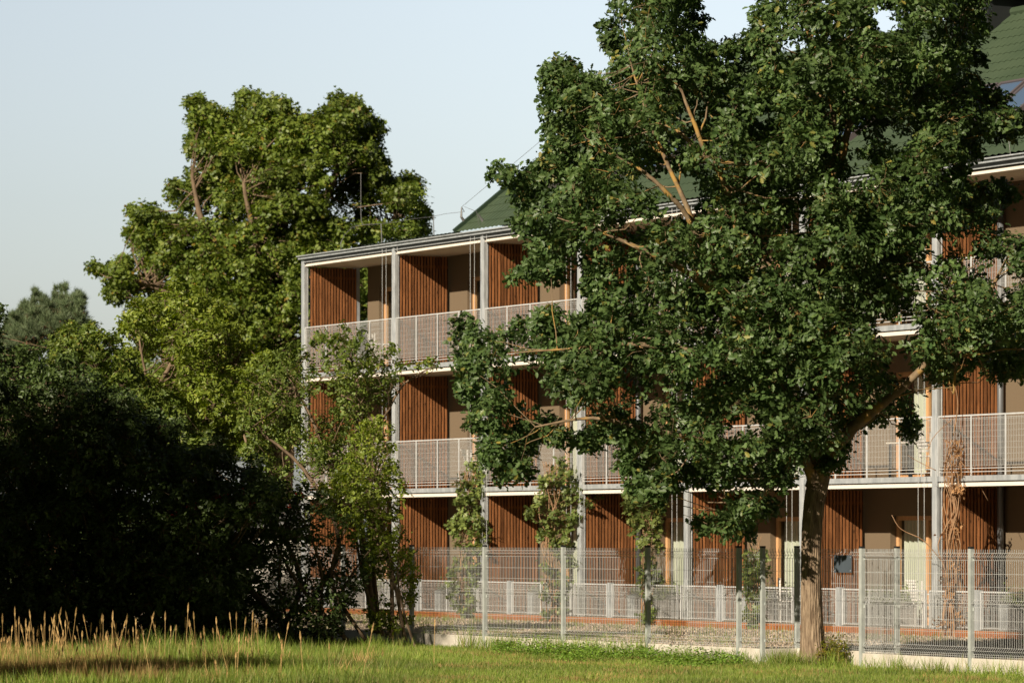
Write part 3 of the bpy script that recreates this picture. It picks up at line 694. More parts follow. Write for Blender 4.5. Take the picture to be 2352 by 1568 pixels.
bark_trunk('trunk', tp, [.185,.170,.152,.144,.146,.152,.160,.11], oak, M['bark_oak'])

# the big tree behind the left end of the building
ZB = 118
bt = empty('maple_tree', tuple(P3(600,1390,ZB)*[1,1,0]), 0, 'large broad crowned tree rising behind the left end of the building', 'tree')
bt_poly = [(205,612),(240,615),(262,590),(300,600),(325,640),(335,590),(300,560),(285,535),(310,528),(302,480),(330,472),(370,490),(400,520),(425,480),(385,460),(395,425),(440,400),(470,420),(470,380),(440,360),(430,335),(445,300),(430,280),(440,230),(470,228),(500,255),(530,265),(540,225),(565,208),(600,235),(640,230),(680,232),(720,270),(735,240),(790,212),(835,250),(875,300),(865,330),(890,400),(875,430),(845,430),(870,450),(905,400),(950,415),(965,435),(975,480),(985,520),(980,545),(860,560),(850,590),(885,600),(890,760),(880,1000),(690,1010),(600,1050),(400,1050),(300,900),(330,740),(360,690),(330,660),(270,690),(245,675),(250,645)]
bt_holes = [(575,500,14,10),(655,515,20,14),(585,420,8,8),(690,440,10,14),(380,640,10,10),(820,590,14,14),(600,560,10,8),(500,480,10,6),(905,500,40,12),(690,760,10,14),(640,650,10,16),(760,400,10,18),(545,640,8,10)]
def BP(x, y, dz=0): return tuple(P3(x, y, ZB+dz))
limbs_bt = [([BP(640,1390),BP(640,1100),BP(650,900),BP(655,700),BP(650,560),BP(640,430),BP(600,300)], [.5,.4,.33,.27,.2,.13,.06]),
 ([BP(655,740),BP(560,620,-1),BP(470,520,-1.5),BP(440,400,-1.5)], [.22,.16,.1,.04]),
 ([BP(650,640),BP(720,520,-1),BP(770,400,-1.2),BP(800,280,-1)], [.2,.15,.1,.04]),
 ([BP(655,800),BP(500,720,-1),BP(360,660,-1.5),BP(260,630,-1.5)], [.18,.13,.08,.03]),
 ([BP(655,720),BP(780,620,0),BP(870,540,0),BP(930,490,0)], [.18,.13,.08,.03]),
 ([BP(650,600),BP(600,480,1),BP(520,350,1),BP(480,280,1)], [.18,.13,.08,.03]),
 ([BP(660,800),BP(560,800,-2),BP(450,800,-2)], [.14,.1,.05]), ([BP(655,700),BP(590,560,-2.5),BP(560,420,-3)], [.15,.1,.05])]
crown(bt, ('trunk','crown'), bt_poly, ZB, 3.5, 1250, .50, 30, 9, .125, M['leaf_back'], (STAR_T,STAR_F), limbs_bt, bt_holes, mind=.46, branch_m=M['bark'], thin=.016, seed=5, spread=.13, ec=2.2, slack=11, gap=.1, void=.85, voidf=1.35)

# pine at the far left
ZP = 104
pn = empty('pine_tree', tuple(P3(120,1390,ZP)*[1,1,0]), 0, 'bluish green pine with upright tufted tips at the far left edge', 'tree')
pn_poly = [(-60,790),(-30,750),(8,770),(20,712),(38,722),(55,688),(68,700),(80,668),(102,684),(118,694),(134,632),(150,645),(158,690),(176,668),(194,682),(198,715),(216,726),(214,745),(190,770),(230,800),(260,900),(280,1100),(-60,1100)]
def PP(x, y, dz=0): return tuple(P3(x, y, ZP+dz))
crown(pn, ('trunk','crown'), pn_poly, ZP, 2.1, 900, .33, 26, 26, .15, M['needle'], (NEED_T,NEED_F), [([PP(120,1390),PP(122,1000),PP(132,800),PP(141,700)],[.2,.14,.06,.015]),([PP(122,950),PP(70,830,-.5),PP(60,740,-.5)],[.08,.04,.012]),([PP(122,900),PP(170,800,-.5),PP(185,730,-.5)],[.08,.04,.012])], mind=.22, branch_m=M['pinebark'], thin=.008, seed=9, up=1.3, ec=.7, needle=True, slack=3, void=.9)

# thicket of shrubs on the left
def shrub(name, label, cat, poly, Z, half, nc, Rc, ns, nl, L, mtl, tmpl, limbs, bx, seed, group=None, bm='bark', **kw):
    e = empty(name, (float((bx-CX)/F*Z), Z, 0), 0, label, cat, group)
    li = [([tuple(P3(x, y, Z+dz)) for (x, y, dz) in pts], rr) for pts, rr in limbs]
    crown(e, ('stems','foliage'), poly, Z, half, nc, Rc, ns, nl, L, mtl, tmpl, li, branch_m=M[bm], seed=seed, **kw); return e
shrub('willow_tree', 'bright yellow green small tree in front of the big tree at left', 'tree',
  [(275,780),(300,700),(345,690),(370,640),(420,645),(450,670),(500,690),(540,730),(560,790),(600,800),(640,850),(640,950),(600,1020),(500,1060),(420,1040),(350,960),(300,860)], 73, 1.5, 230, .34, 20, 8, .082, M['leaf_light'], (OVAL_T,OVAL_F),
  [([(400,1470,0),(375,1200,0),(385,1000,-.2),(362,900,-.3),(395,830,-.3),(420,720,-.2)],[.10,.09,.07,.05,.035,.015]),([(385,1000,-.2),(440,940,-.3),(520,860,-.3),(560,800,-.2)],[.05,.045,.03,.015]),([(375,960,-.2),(340,880,-.4),(320,780,-.3)],[.04,.03,.015])], 400, 21, slack=16, void=.45, voidf=3,
  holes=[(380,850,34,26),(440,880,20,16),(330,830,16,14)], mind=.33, thin=.012, spread=.06)
shrub('cherry_tree', 'leafy young tree with many thin stems in front of the left balconies', 'tree',
  [(600,830),(640,800),(690,775),(740,770),(790,742),(830,760),(860,790),(905,800),(935,835),(1010,830),(1020,845),(940,862),(945,900),(915,940),(900,970),(880,900),(875,960),(905,1040),(885,1130),(800,1200),(700,1170),(620,1140),(560,1060),(540,900)], 68.5, 1.1, 225, .25, 12, 7, .076, M['leaf_shrub'], (OVAL_T,OVAL_F),
  [([(860,1455,0),(840,1300,0),(822,1150,0),(818,1000,-.1),(825,900,-.1),(800,800,-.1)],[.075,.065,.055,.045,.03,.012]),([(870,1455,.1),(850,1200,.2),(850,1050,.2),(836,960,.1),(842,900,.1)],[.05,.045,.04,.03,.015]),([(822,1150,0),(760,1050,-.3),(700,930,-.4),(660,860,-.4)],[.04,.035,.025,.012]),([(818,1050,0),(880,960,-.2),(930,880,-.3),(1000,840,-.3)],[.03,.025,.018,.008]),
   ([(640,1455,.1),(690,1330,.1),(610,1150,0),(560,1000,-.1)],[.06,.05,.04,.015]),([(700,1400,-.2),(780,1250,-.3),(700,1080,-.3),(580,980,-.3)],[.045,.04,.035,.015])], 860, 22, mind=.27, thin=.009, spread=.06, gap=.22, slack=15, void=.05, voidf=3.8)
shrub('plum_shrub', 'bright leafy shrub with slender stems in front of the fence left end', 'shrub',
  [(815,985),(850,960),(890,975),(915,1010),(905,1040),(925,1100),(935,1150),(925,1200),(945,1280),(960,1330),(945,1400),(930,1450),(860,1450),(840,1390),(870,1330),(835,1300),(850,1240),(780,1230),(740,1200),(700,1180),(690,1130),(760,1110),(800,1060)], 67.0, .8, 175, .23, 10, 7, .075, M['leaf_light'], (OVAL_T,OVAL_F),
  [([(930,1470,-.3),(905,1330,-.2),(880,1200,0),(860,1080,0)],[.035,.03,.022,.01]),([(900,1465,0),(895,1300,0),(840,1180,0),(760,1150,-.1)],[.04,.03,.022,.01]),([(955,1490,-.8),(915,1350,-.4),(920,1200,-.1)],[.022,.018,.01]),([(880,1460,.1),(840,1350,.1),(815,1220,.1)],[.04,.03,.02])], 900, 23, mind=.24, thin=.008, spread=.06, gap=.2, slack=12, void=.3, voidf=4)
shrub('elder_shrub', 'dark tangled shrub filling the lower left in front of the fence', 'shrub',
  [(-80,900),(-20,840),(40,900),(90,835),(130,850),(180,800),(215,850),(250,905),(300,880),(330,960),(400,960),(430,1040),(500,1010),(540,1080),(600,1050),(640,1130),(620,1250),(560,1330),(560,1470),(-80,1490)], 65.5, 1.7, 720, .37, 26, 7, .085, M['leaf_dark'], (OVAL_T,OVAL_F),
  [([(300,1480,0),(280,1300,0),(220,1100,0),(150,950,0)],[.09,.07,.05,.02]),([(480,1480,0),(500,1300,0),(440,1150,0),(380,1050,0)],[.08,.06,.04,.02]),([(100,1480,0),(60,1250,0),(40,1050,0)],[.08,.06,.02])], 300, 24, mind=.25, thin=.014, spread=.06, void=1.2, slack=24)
shrub('hazel_shrub', 'mid green shrub between the pine and the yellow green tree', 'shrub',
  [(120,770),(170,745),(230,755),(265,770),(300,820),(340,870),(420,960),(520,1040),(500,1100),(300,1100),(150,1000),(100,880)], 70, 1.2, 190, .36, 24, 8, .080, M['leaf_shrub'], (OVAL_T,OVAL_F),
  [([(230,1480,0),(225,1200,0),(215,1000,0),(210,850,0)],[.07,.05,.04,.015]),([(215,1000,0),(290,930,-.2),(350,930,-.2)],[.035,.025,.012])], 230, 25, void=.5, voidf=3, slack=9, mind=.32, thin=.012, spread=.06, gap=.1)
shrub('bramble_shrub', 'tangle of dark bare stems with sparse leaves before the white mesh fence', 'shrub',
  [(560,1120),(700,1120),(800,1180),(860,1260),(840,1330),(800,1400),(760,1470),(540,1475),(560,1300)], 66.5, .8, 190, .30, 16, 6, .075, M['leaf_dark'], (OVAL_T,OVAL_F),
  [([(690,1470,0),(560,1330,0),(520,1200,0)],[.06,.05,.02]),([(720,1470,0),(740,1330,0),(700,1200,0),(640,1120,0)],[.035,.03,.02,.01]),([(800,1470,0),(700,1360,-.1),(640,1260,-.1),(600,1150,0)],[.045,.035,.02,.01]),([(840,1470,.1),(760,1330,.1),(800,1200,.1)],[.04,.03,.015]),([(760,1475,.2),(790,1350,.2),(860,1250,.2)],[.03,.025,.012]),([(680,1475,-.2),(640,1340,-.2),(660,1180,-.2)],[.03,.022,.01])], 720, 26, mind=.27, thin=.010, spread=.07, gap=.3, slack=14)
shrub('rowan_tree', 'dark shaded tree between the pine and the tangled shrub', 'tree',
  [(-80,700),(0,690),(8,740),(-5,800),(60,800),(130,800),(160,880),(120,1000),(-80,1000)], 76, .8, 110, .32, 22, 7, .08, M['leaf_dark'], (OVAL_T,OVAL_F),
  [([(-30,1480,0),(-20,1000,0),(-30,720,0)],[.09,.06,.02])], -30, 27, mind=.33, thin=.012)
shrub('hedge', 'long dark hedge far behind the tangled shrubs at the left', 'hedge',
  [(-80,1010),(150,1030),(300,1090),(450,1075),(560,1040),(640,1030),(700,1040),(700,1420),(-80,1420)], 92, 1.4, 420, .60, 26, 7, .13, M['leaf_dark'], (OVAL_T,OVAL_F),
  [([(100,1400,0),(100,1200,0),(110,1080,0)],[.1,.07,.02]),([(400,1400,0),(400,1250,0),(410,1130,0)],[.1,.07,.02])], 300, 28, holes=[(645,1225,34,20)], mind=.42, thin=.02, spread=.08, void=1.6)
# berries on the tangled shrub
bs = []
for (x, y, n_) in ((400,1183,9),(445,1160,5),(497,1141,12),(512,1141,6),(1110*.6,1290*.9,4),(178,1342,4),(560,1130,5),(575,1150,6),(690,1140,3)):
    for k in range(n_): bs.append(P3(x+random.gauss(0,7), y+random.gauss(0,4), 64.4+random.gauss(0,.1)))
bs = np.array(bs); nb = len(bs); OCT = [(1,0,0),(-1,0,0),(0,1,0),(0,-1,0),(0,0,1),(0,0,-1)]; OCF = [(0,2,4),(2,1,4),(1,3,4),(3,0,4),(2,0,5),(1,2,5),(3,1,5),(0,3,5)]
I3 = np.eye(3); rsz = .02
eld = bpy.data.objects['elder_shrub']
# (added as a part further down once its parent offset is known)

# off-frame trees to the left of the lens whose shade falls on the thicket
def shade_tree(x, y, z0, z1, rad, label, seed, K=150, nl=170):
    e = empty('lime_tree', (x,y,0), 0, label, 'tree', 'trees left of the meadow')
    rg = np.random.default_rng(seed)
    c = unit(rg.normal(size=(K,3)))*rg.uniform(.3,1,K)[:,None]**.5*np.array([rad,rad,(z1-z0)/2])+np.array([x,y,(z0+z1)/2])
    m = MB(); m.tube([(x,y,0),(x+.1,y,z0),(x,y+.1,z1-1)], [.28,.2,.05], 10)
    for i in range(K): m.tube([(x+.05,y,max(z0,min(c[i][2]-1,z1-1.2))), tuple((c[i]+np.array([x,y,c[i][2]-.5]))/2), tuple(c[i])], [.05,.03,.015], 4, cap=False)
    m.build('trunk', M['bark'], e, smooth=True)
    N = K*nl; ci = np.repeat(np.arange(K),nl); d = unit(rg.normal(size=(N,3))); pos = c[ci]+d*rg.uniform(.2,.75,N)[:,None]
    dr = unit(rg.normal(size=(N,3))); ay = unit(np.cross(d+rg.normal(size=(N,3))*.4, dr)); az = np.cross(dr, ay); s = .17
    scatter('crown', OVAL_T, OVAL_F, pos, dr*s, ay*s, az*s, M['leaf_back'], e, rg.random(N))
shade_tree(-14.2, 55.5, 3.0, 9.6, 2.9, 'tree outside the picture to the left, nearest of the row', 31)
shade_tree(-15.5, 60.5, 2.6, 10.2, 3.0, 'tree outside the picture to the left, middle of the row', 32, 100, 150)
shade_tree(-12.6, 63.0, 2.0, 8.6, 2.6, 'tree outside the picture to the left, farthest of the row', 33, 80, 140)

shade_tree(-11.6, 43.0, 5.3, 7.4, 1.35, 'young tree outside the picture, standing alone nearest to the viewpoint', 34, 60, 70)
shade_tree(-12.9, 52.6, 6.6, 11.6, 2.3, 'taller tree outside the picture to the left, in front of the row', 35, 60, 120)
# climbers on the cables of the facade
def zc(x): return 446292/(x+3850)-.55
def climber(label, poly, stems, seed, nc, L=.10, mtl='leaf_climb', bm='deadstem', ns=8, gap=.12, half=.25, cat='climbing plant', name='climbing_plant', Rc=.24, tm=None, group='climbing plants on the facade cables'):
    xm = sum(p[0] for p in poly)/len(poly); Z = zc(xm)
    e = empty(name, (float((xm-CX)/F*Z), Z, 0), 0, label, cat, group)
    li = [([tuple(P3(x, y, Z+dz)) for (x, y, dz) in pts], rr) for pts, rr in stems]
    crown(e, ('stems','foliage'), poly, Z, half, nc, Rc, ns, 7, L, M[mtl], tm or (STAR_T,STAR_F), li, branch_m=M[bm], seed=seed, mind=.20, thin=.006, spread=.07, gap=gap, ec=.4, slack=9, void=.7, voidf=6)
def stems(x0, x1, y0, y1, n, sd):
    r_ = random.Random(sd); out = []
    for k in range(n):
        a = r_.uniform(x0, x1); pts = []
        for t in np.linspace(0, 1, 7): pts.append((a+r_.gauss(0,(x1-x0)*.16)+(r_.uniform(x0,x1)-a)*t, y1+(y0-y1)*t, r_.gauss(0,.04)))
        out.append((pts, [.018,.016,.014,.012,.010,.008,.005]))
    return out
climber('climbing plant left of the third facade post, dark at its foot and lit above', [(1085,1060),(1112,1090),(1100,1160),(1128,1200),(1120,1250),(1095,1290),(1115,1330),(1095,1400),(1085,1440),(1055,1440),(1040,1380),(1028,1330),(1050,1270),(1035,1190),(1055,1130),(1062,1080)], stems(1055,1085,1080,1442,8,1), 41, 70)
climber('climbing plant left of the fourth facade post with bare curling tips', [(1290,1035),(1330,1080),(1340,1130),(1385,1145),(1385,1165),(1330,1185),(1300,1230),(1322,1280),(1310,1330),(1295,1400),(1280,1445),(1255,1440),(1245,1330),(1240,1230),(1212,1170),(1245,1110),(1255,1050)], stems(1245,1285,1060,1442,10,2), 42, 70)
climber('climbing plant left of the fifth facade post under the oak branches', [(1430,1080),(1520,1070),(1532,1150),(1515,1230),(1515,1320),(1505,1400),(1500,1450),(1472,1450),(1478,1360),(1470,1300),(1468,1240),(1440,1170)], stems(1468,1500,1100,1450,10,3), 43, 62)
climber('narrow climbing plant seen through the fence left of the oak trunk', [(1715,1262),(1752,1270),(1756,1330),(1745,1400),(1752,1440),(1735,1480),(1712,1440),(1722,1380),(1708,1320)], stems(1722,1748,1230,1460,6,4), 44, 28)
climber('withered brown climbing plant at the foot of the rightmost facade post', [(2165,1080),(2190,1000),(2215,1060),(2215,1180),(2222,1260),(2210,1330),(2225,1400),(2200,1480),(2165,1490),(2145,1400),(2160,1320),(2140,1270),(2160,1200)], stems(2165,2212,1010,1490,16,5)+[([(2165,1290,0),(2120,1240,-.1),(2070,1215,-.1),(2048,1182,-.1)],[.012,.01,.008,.005]),([(2190,1000,0),(2200,930,0),(2192,880,0)],[.012,.01,.006]),([(2150,1080,0),(2110,1060,0),(2085,1045,0)],[.008,.006,.004]),([(2190,1040,0),(2240,1100,-.1),(2270,1150,-.1)],[.008,.006,.004]),([(2190,960,0),(2140,1010,-.1),(2125,1080,-.1)],[.008,.006,.004])], 45, 20, .075, 'leaf_dead', 'deadstem', 7, .35)
# little bush at the trunk
def bush(label, x, y, Z, hgt, rad, mtl, seed, n=900, L=.05, name='bush', group=None):
    e = empty(name, tuple(P3(x, y, Z)*[1,1,0]), 0, label, 'bush', group); c = P3(x, y, Z); c[2] = 0
    rg = np.random.default_rng(seed); m = MB(); tips = []
    for k in range(26):
        a = rg.uniform(0, 6.28); t = np.array([math.cos(a)*rad*rg.uniform(.1,1), math.sin(a)*rad*rg.uniform(.1,1), hgt*rg.uniform(.35,1)])
        m.tube([tuple(c+t*[.1,.1,0]), tuple(c+t*[.5,.5,.6]), tuple(c+t)], [.006,.005,.003], 4); tips.append(c+t)
    m.build('stems', M['bark'], e)
    tips = np.array(tips); ti = rg.integers(0, len(tips), n); f = rg.uniform(.35,1,n)[:,None]
    pos = c+(tips[ti]-c)*f+rg.normal(size=(n,3))*.05; dr = unit(rg.normal(size=(n,3))+[0,0,.2]); up_ = rg.normal(size=(n,3))*.5+[0,0,1]
    ay = unit(np.cross(up_, dr)); az = np.cross(dr, ay); s = L*rg.uniform(.6,1.2,n)[:,None]
    scatter('foliage', OVAL_T, OVAL_F, pos, dr*s, ay*s, az*s, mtl, e, rg.random(n))
bush('low yellow green bush against the right side of the oak trunk', 1912, 1520, 56.9, .52, .26, M['leaf_yellow'], 51)
bush('dark green low bush right of the yellow green one by the oak', 1945, 1515, 57.2, .34, .20, M['leaf_dark'], 52, 700)
# ------------------------------------------------------------------ garden chairs, tables and planters
def chair(lx, ly, z, rz, label):
    p = W(lx, ly, z); e = empty('garden_chair', p, ANG+rz, label, 'chair', 'white slatted garden chairs on the balconies')
    m = MB()
    for k in range(6): m.box(-.24,.24,-.22+.08*k,-.155+.08*k,.43,.45)
    m.build('seat', M['white'], e)
    m = MB()
    for k in range(6):
        y = .25+.018*k; z_ = .52+.065*k; m.box(-.22,.22,y,y+.018,z_,z_+.045)
    m.box(-.25,-.225,.20,.23,.40,.92); m.box(.225,.25,.20,.23,.40,.92); m.box(-.25,.25,.355,.38,.90,.935)
    m.build('backrest', M['white'], e)
    for sx in (-.23,.21):
        for sy in (-.21,.19):
            m = MB(); m.box(sx,sx+.022,sy,sy+.022,0,.429); m.build('leg', M['white'], e)
    for sx in (-.265,.24):
        m = MB(); m.box(sx,sx+.025,-.22,.26,.64,.66); m.box(sx,sx+.025,-.22,-.195,.43,.64); m.build('armrest', M['white'], e)
chair(3.2,.55,6.07,R(160),'white slatted garden chair behind the leftmost top floor railing')
chair(3.3,.6,3.08,R(200),'white slatted garden chair on the leftmost middle floor balcony')
chair(8.2,.5,3.08,R(140),'white slatted garden chair behind the middle railing left of the third post')
chair(12.9,.55,.16,R(150),'white slatted garden chair on the terrace left of the fourth post')
chair(21.3,.6,.16,R(150),'white slatted garden chair on the terrace left of the oak trunk')
chair(26.4,.45,.16,R(165),'white slatted garden chair on the terrace beside the withered climber')
chair(26.3,.7,3.08,R(170),'white slatted garden chair on the middle balcony above the withered climber')
def table(lx, ly, z, label):
    e = empty('garden_table', W(lx, ly, z), ANG, label, 'table', 'small garden tables on the balconies')
    m = MB(); m.box(-.42,.42,-.3,.3,.70,.73); m.build('tabletop', M['table'], e)
    for sx in (-.38,.34):
        for sy in (-.26,.22):
            m = MB(); m.box(sx,sx+.04,sy,sy+.04,0,.699); m.build('leg', M['dark'], e)
table(25.6,.6,3.08,'small pale garden table on the middle balcony beside a white chair')
table(20.6,.7,.16,'small pale garden table on the terrace just left of the oak trunk')
where = ['third','fourth','fifth','sixth','seventh']
def planter(lx, label, seed):
    p = W(lx, .05, .16); e = empty('planter_box', p, ANG, label, 'planter', 'grey planter boxes on the terrace')
    m = MB(); m.box(-.14,.14,0,.02,0,.50,1)
    m.box(-.14,.14,1.18,1.2,0,.5); m.box(-.14,-.12,.021,1.18,0,.5); m.box(.12,.14,.021,1.18,0,.5); m.box(-.12,.12,.021,1.18,0,.44,2)
    m.build('box', [M['planter'], M['galv'], M['soil']], e)
    rg = np.random.default_rng(seed); n = 1500
    pos = np.stack([rg.normal(0,.12,n), rg.uniform(.05,1.2,n), .45+np.abs(rg.normal(0,.13,n))], 1)
    dr = unit(rg.normal(size=(n,3))+[0,0,.4]); ay = unit(np.cross(rg.normal(size=(n,3))*.5+[0,0,1], dr)); az = np.cross(dr, ay); s = .06*rg.uniform(.6,1.2,n)[:,None]
    scatter('foliage', OVAL_T, OVAL_F, pos, dr*s, ay*s, az*s, M['leaf_climb'], e, rg.random(n))
lb = ['planter box on the terrace right of the second facade post','planter box on the terrace right of the third facade post','planter box on the terrace right of the fourth facade post','planter box on the terrace right of the fifth facade post','planter box on the terrace right behind the oak trunk','planter box on the terrace right of the withered climber','planter box on the terrace at the far left end']
for i, l in zip((1,2,3,4,5,6,0), lb): planter(S[i]+2.05, 'grey '+l, 60+i)

# ------------------------------------------------------------------ grasses
BL_T = [(-.5,0,0),(.5,0,0),(-.38,.12,.5),(.38,.12,.5),(0,.42,1)]; BL_F = [(0,1,3,2),(2,3,4)]
def blades(name, x, y, hgt, wid, mtl, label, tilt=.25, parent=None, z0=None, cat='grass', fac=.6):
    N = len(x); a = rng.uniform(0, 2*math.pi, N)
    hd = np.stack([np.cos(a), np.sin(a), np.zeros(N)], 1); sd_ = np.stack([-np.sin(a), np.cos(a), np.zeros(N)], 1)
    upv = unit(np.stack([rng.normal(0,tilt,N), rng.normal(0,tilt,N), np.ones(N)], 1))*hgt[:,None]
    pos = np.stack([x, y, ground_z(x,y)-.01 if z0 is None else z0], 1)
    o = scatter(name, BL_T, BL_F, pos, sd_*wid[:,None], hd*hgt[:,None]*fac, upv, mtl, parent)
    if parent is None: tag(o, label, cat, kind='stuff')
    return o
def front_of_fence(x, y, m=.05):
    rel = np.stack([x-al[0], y-al[1]], 1); d = rel@UY; s = rel@UX; L_ = np.linalg.norm(ar-al)
    return (d < -m) | ((d < .62-m) & (s > .1) & (s < L_-.1))
def area(n, x0, x1, y0, y1):
    x = rng.uniform(x0, x1, n); y = rng.uniform(y0, y1, n); k = front_of_fence(x, y) & (np.abs((x)/y) < .142); return x[k], y[k]
# lawn
x, y = area(360000, -9.5, 9.5, 49.5, 69)
vx = CX+F*x/y
left = np.clip((1050-vx)/450, 0, 1)
hgt = (.05+.05*rng.random(len(x)))*(1+left*2.2*rng.random(len(x)))*(1+.5*np.sin(x*2.1)*np.sin(y*1.7)*.5)
blades('lawn_grass', x, y, hgt, .006+.004*rng.random(len(x)), M['grass'], 'short sunlit green grass of the meadow in front of the fence')
# taller tufts
cx_, cy_ = area(900, -9, 9.5, 50, 68); cvx = CX+F*cx_/cy_; k = rng.random(len(cx_)) < np.clip((1250-cvx)/700,.12,1); cx_, cy_ = cx_[k], cy_[k]
n_ = 70; x = np.repeat(cx_, n_)+rng.normal(0,.12,len(cx_)*n_); y = np.repeat(cy_, n_)+rng.normal(0,.12,len(cx_)*n_)
cv2 = CX+F*cx_/cy_; big = np.exp(-((cv2-470)/230)**2)*(cy_ > 55.5)
hh = np.repeat(rng.uniform(.10,.34,len(cx_))*(1+.75*big)*np.where(cv2 < 1000, 1, .55), n_)*rng.uniform(.5,1.1,len(x))
k = front_of_fence(x,y); blades('grass_tufts', x[k], y[k], hh[k], .007+.005*rng.random(k.sum()), M['grass'], 'taller green grass tufts along the thicket and the fence foot', tilt=.35)
# blades along the plinth and around the trunk
t = rng.uniform(-9, 13, 11000); pts = al[None,:]+UX[None,:]*t[:,None]-UY[None,:]*rng.uniform(.06,.38,11000)[:,None]
clump = .5+.5*np.sin(t*5.1)*np.sin(t*1.7+1)*np.sin(t*11.3+2); k = rng.random(11000) < clump
blades('fence_foot_grass', pts[k,0], pts[k,1], rng.uniform(.08,.30,k.sum())*(.5+clump[k])*np.where(CX+F*pts[k,0]/pts[k,1] < 1500, 1.5, 1.0), .007+.004*rng.random(k.sum()), M['grass'], 'uneven grass growing against the concrete plinth', tilt=.3)
a_ = rng.uniform(0, 6.28, 1400); r_ = rng.uniform(.36,.62,1400); bx_, by_ = P3(1860,1530,ZO)[:2]
blades('trunk_grass', bx_+np.cos(a_)*r_, by_+np.sin(a_)*r_*.8-.1, rng.uniform(.1,.34,1400), .007+.004*rng.random(1400), M['grass'], 'longer grass around the foot of the oak trunk', tilt=.35)
# worn, yellowed patches
x, y = area(150000, -9.5, 9.5, 49.8, 64); pn_ = np.sin(x*1.9+np.sin(y*1.3))*np.sin(y*1.1+1.5*np.sin(x*.9))+.5*np.sin(x*4.7+y*2.9)
k = (pn_ > .55) & (rng.random(len(x)) < .8); blades('worn_grass', x[k], y[k], rng.uniform(.05,.13,k.sum()), .006+.004*rng.random(k.sum()), M['drygrass'], 'short yellowed grass in worn patches of the meadow', tilt=.5)
# clover
n_ = 52000; x = rng.uniform(-1.5, 5.5, n_); y = rng.uniform(54, 66, n_); vx = CX+F*x/y
dline = (np.stack([x-al[0], y-al[1]],1)@UY)
k = (vx > 1130) & (vx < 1710) & (dline < -.2) & (dline > -1.9-.5*np.sin(vx/40)) & front_of_fence(x,y)
x, y = x[k], y[k]; N = len(x); z = .03+.19*rng.random(N)*(1+.6*np.sin(x*3)*np.sin(y*2))
dr = unit(rng.normal(size=(N,3))*[1,1,.35]); ay = unit(np.cross(rng.normal(size=(N,3))*.3+[0,0,1], dr)); az_ = np.cross(dr, ay); s = .035*rng.uniform(.7,1.3,N)[:,None]
tag(scatter('clover_patch', OVAL_T, OVAL_F, np.stack([x,y,z],1), dr*s, ay*s*1.6, az_*s, M['clover']), 'bright green clover patch in front of the fence plinth', 'clover', kind='stuff')
# dry tall grass with seed heads, left
cx_, cy_ = area(4200, -9, 1, 50.3, 60); cvx = CX+F*cx_/cy_
pr_ = np.where(cy_ < 54.0, np.clip((560-cvx)/260,0,1), np.clip((640-cvx)/500,0,1)*.22); k = rng.random(len(cx_)) < pr_+.02*(cvx<900); cx_, cy_ = cx_[k], cy_[k]
n_ = 34; x = np.repeat(cx_, n_)+rng.normal(0,.10,len(cx_)*n_); y = np.repeat(cy_, n_)+rng.normal(0,.10,len(cx_)*n_)
hh = np.repeat(rng.uniform(.12,.46,len(cx_))*rng.uniform(.6,1,len(cx_)), n_)*rng.uniform(.4,1.1,len(x))
blades('dry_grass', x, y, hh, .007+.005*rng.random(len(x)), M['drygrass'], 'straw coloured tall grass at the lower left', tilt=.3)
sx_, sy_ = area(1500, -9, 1.5, 50.3, 61); svx = CX+F*sx_/sy_; k = rng.random(len(sx_)) < np.clip((760-svx)/1800,0,.34)+.012*(svx<1000); sx_, sy_ = sx_[k], sy_[k]
N = len(sx_); hs_ = rng.uniform(.3,.85,N); a = rng.uniform(0,6.28,N); lean = rng.uniform(.0,.28,N)
upv = unit(np.stack([np.cos(a)*lean, np.sin(a)*lean*.5, np.ones(N)],1)); sd_ = np.tile([1.,0,0],(N,1)); hd = np.tile([0,1.,0],(N,1))
base = np.stack([sx_, sy_, ground_z(sx_,sy_)],1)
HEAD_T = [(-.0035,0,0),(.0035,0,0),(-.003,0,.80),(.003,0,.80),(0,.0,1),(-.011,0,.84),(.011,0,.86),(-.009,.0,.93),(.008,0,.95),(0,-.010,.88),(0,.010,.88)]
HEAD_F = [(0,1,3,2),(2,9,6,8,4,7,5),(3,10,5,7,4),(2,10,6,8,4)]
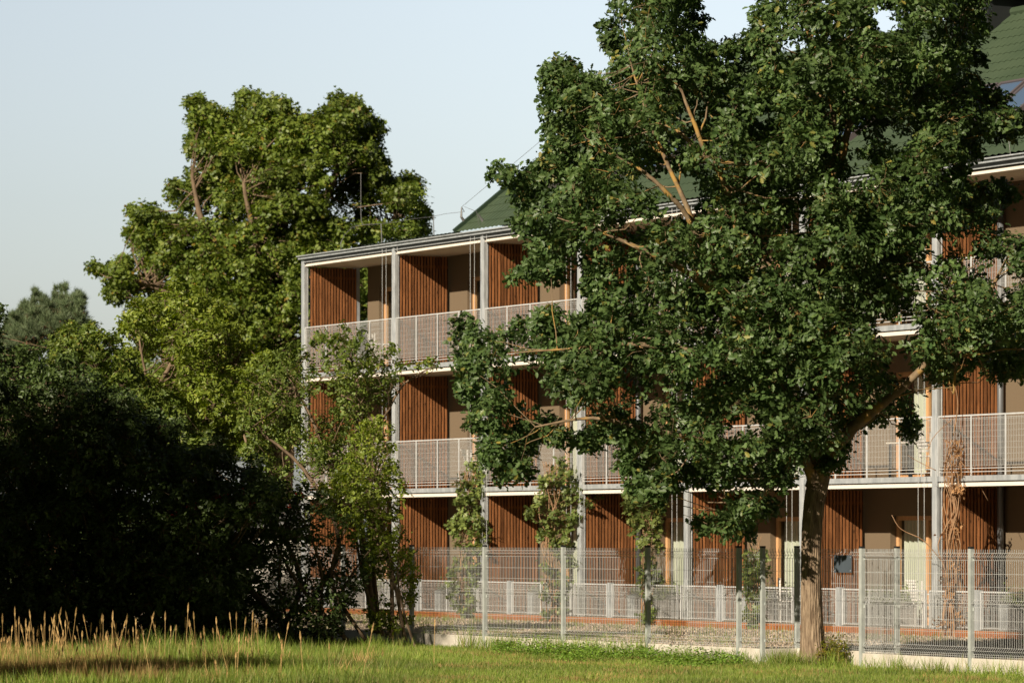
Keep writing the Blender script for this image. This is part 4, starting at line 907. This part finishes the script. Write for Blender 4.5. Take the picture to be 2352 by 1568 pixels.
tag(scatter('seed_stalks', HEAD_T, [(0,1,3,2),(2,3,6,8,4,7,5),(9,10,4)], base, sd_, hd, upv*hs_[:,None], M['drygrass']), 'dry grass stalks with seed heads in front of the dark thicket', 'grass', kind='stuff')
# weeds in the gravel
t = rng.uniform(4, 33, 700); yy = rng.uniform(-9, -.6, 700); pt = np.array([W(a1, b1)[:2] for a1, b1 in zip(t, yy)]); n_ = 12
x = np.repeat(pt[:,0], n_)+rng.normal(0,.06,700*n_); y = np.repeat(pt[:,1], n_)+rng.normal(0,.06,700*n_); k = ~front_of_fence(x, y, -.1)
blades('gravel_weeds', x[k], y[k], rng.uniform(.06,.24,k.sum()), .007+.003*rng.random(k.sum()), [M['grass']], 'sparse weeds growing in the gravel strip behind the fence', tilt=.3)
# stones
n_ = 26000; tt = rng.uniform(-2, 34, n_); yy = rng.uniform(-11, -.4, n_)
px_ = OX+UX[0]*tt+UY[0]*yy; py_ = OY+UX[1]*tt+UY[1]*yy; k = ~front_of_fence(px_, py_, -.1); px_, py_ = px_[k], py_[k]; N = len(px_)
s = rng.uniform(.015,.04,N)[:,None]; e1 = unit(rng.normal(size=(N,3))); e2 = unit(np.cross(e1, rng.normal(size=(N,3)))); e3 = np.cross(e1,e2)
tag(scatter('gravel', OCT, OCF, np.stack([px_,py_,np.full(N,.03)],1), e1*s, e2*s*.8, e3*s*.6, M['stone']), 'pale loose gravel between the fence and the terrace', 'gravel', kind='stuff')

# parts were built in world coordinates: shift children of placed Empties so that they stay where they are
bpy.context.view_layer.update()
worldly = {'oak_tree','maple_tree','pine_tree','willow_tree','cherry_tree','plum_shrub','elder_shrub','hazel_shrub','bramble_shrub','rowan_tree','lime_tree','climbing_plant','bush'}
bo = scatter('berries', OCT, OCF, bs, np.tile(I3[0]*rsz,(nb,1)), np.tile(I3[1]*rsz,(nb,1)), np.tile(I3[2]*rsz,(nb,1)), M['berry'], eld)
for o in list(scn.objects):
    if o.type == 'EMPTY' and o.name.split('.')[0] in worldly:
        for c in o.children: c.matrix_parent_inverse = Matrix.Translation(-Vector(o.location))
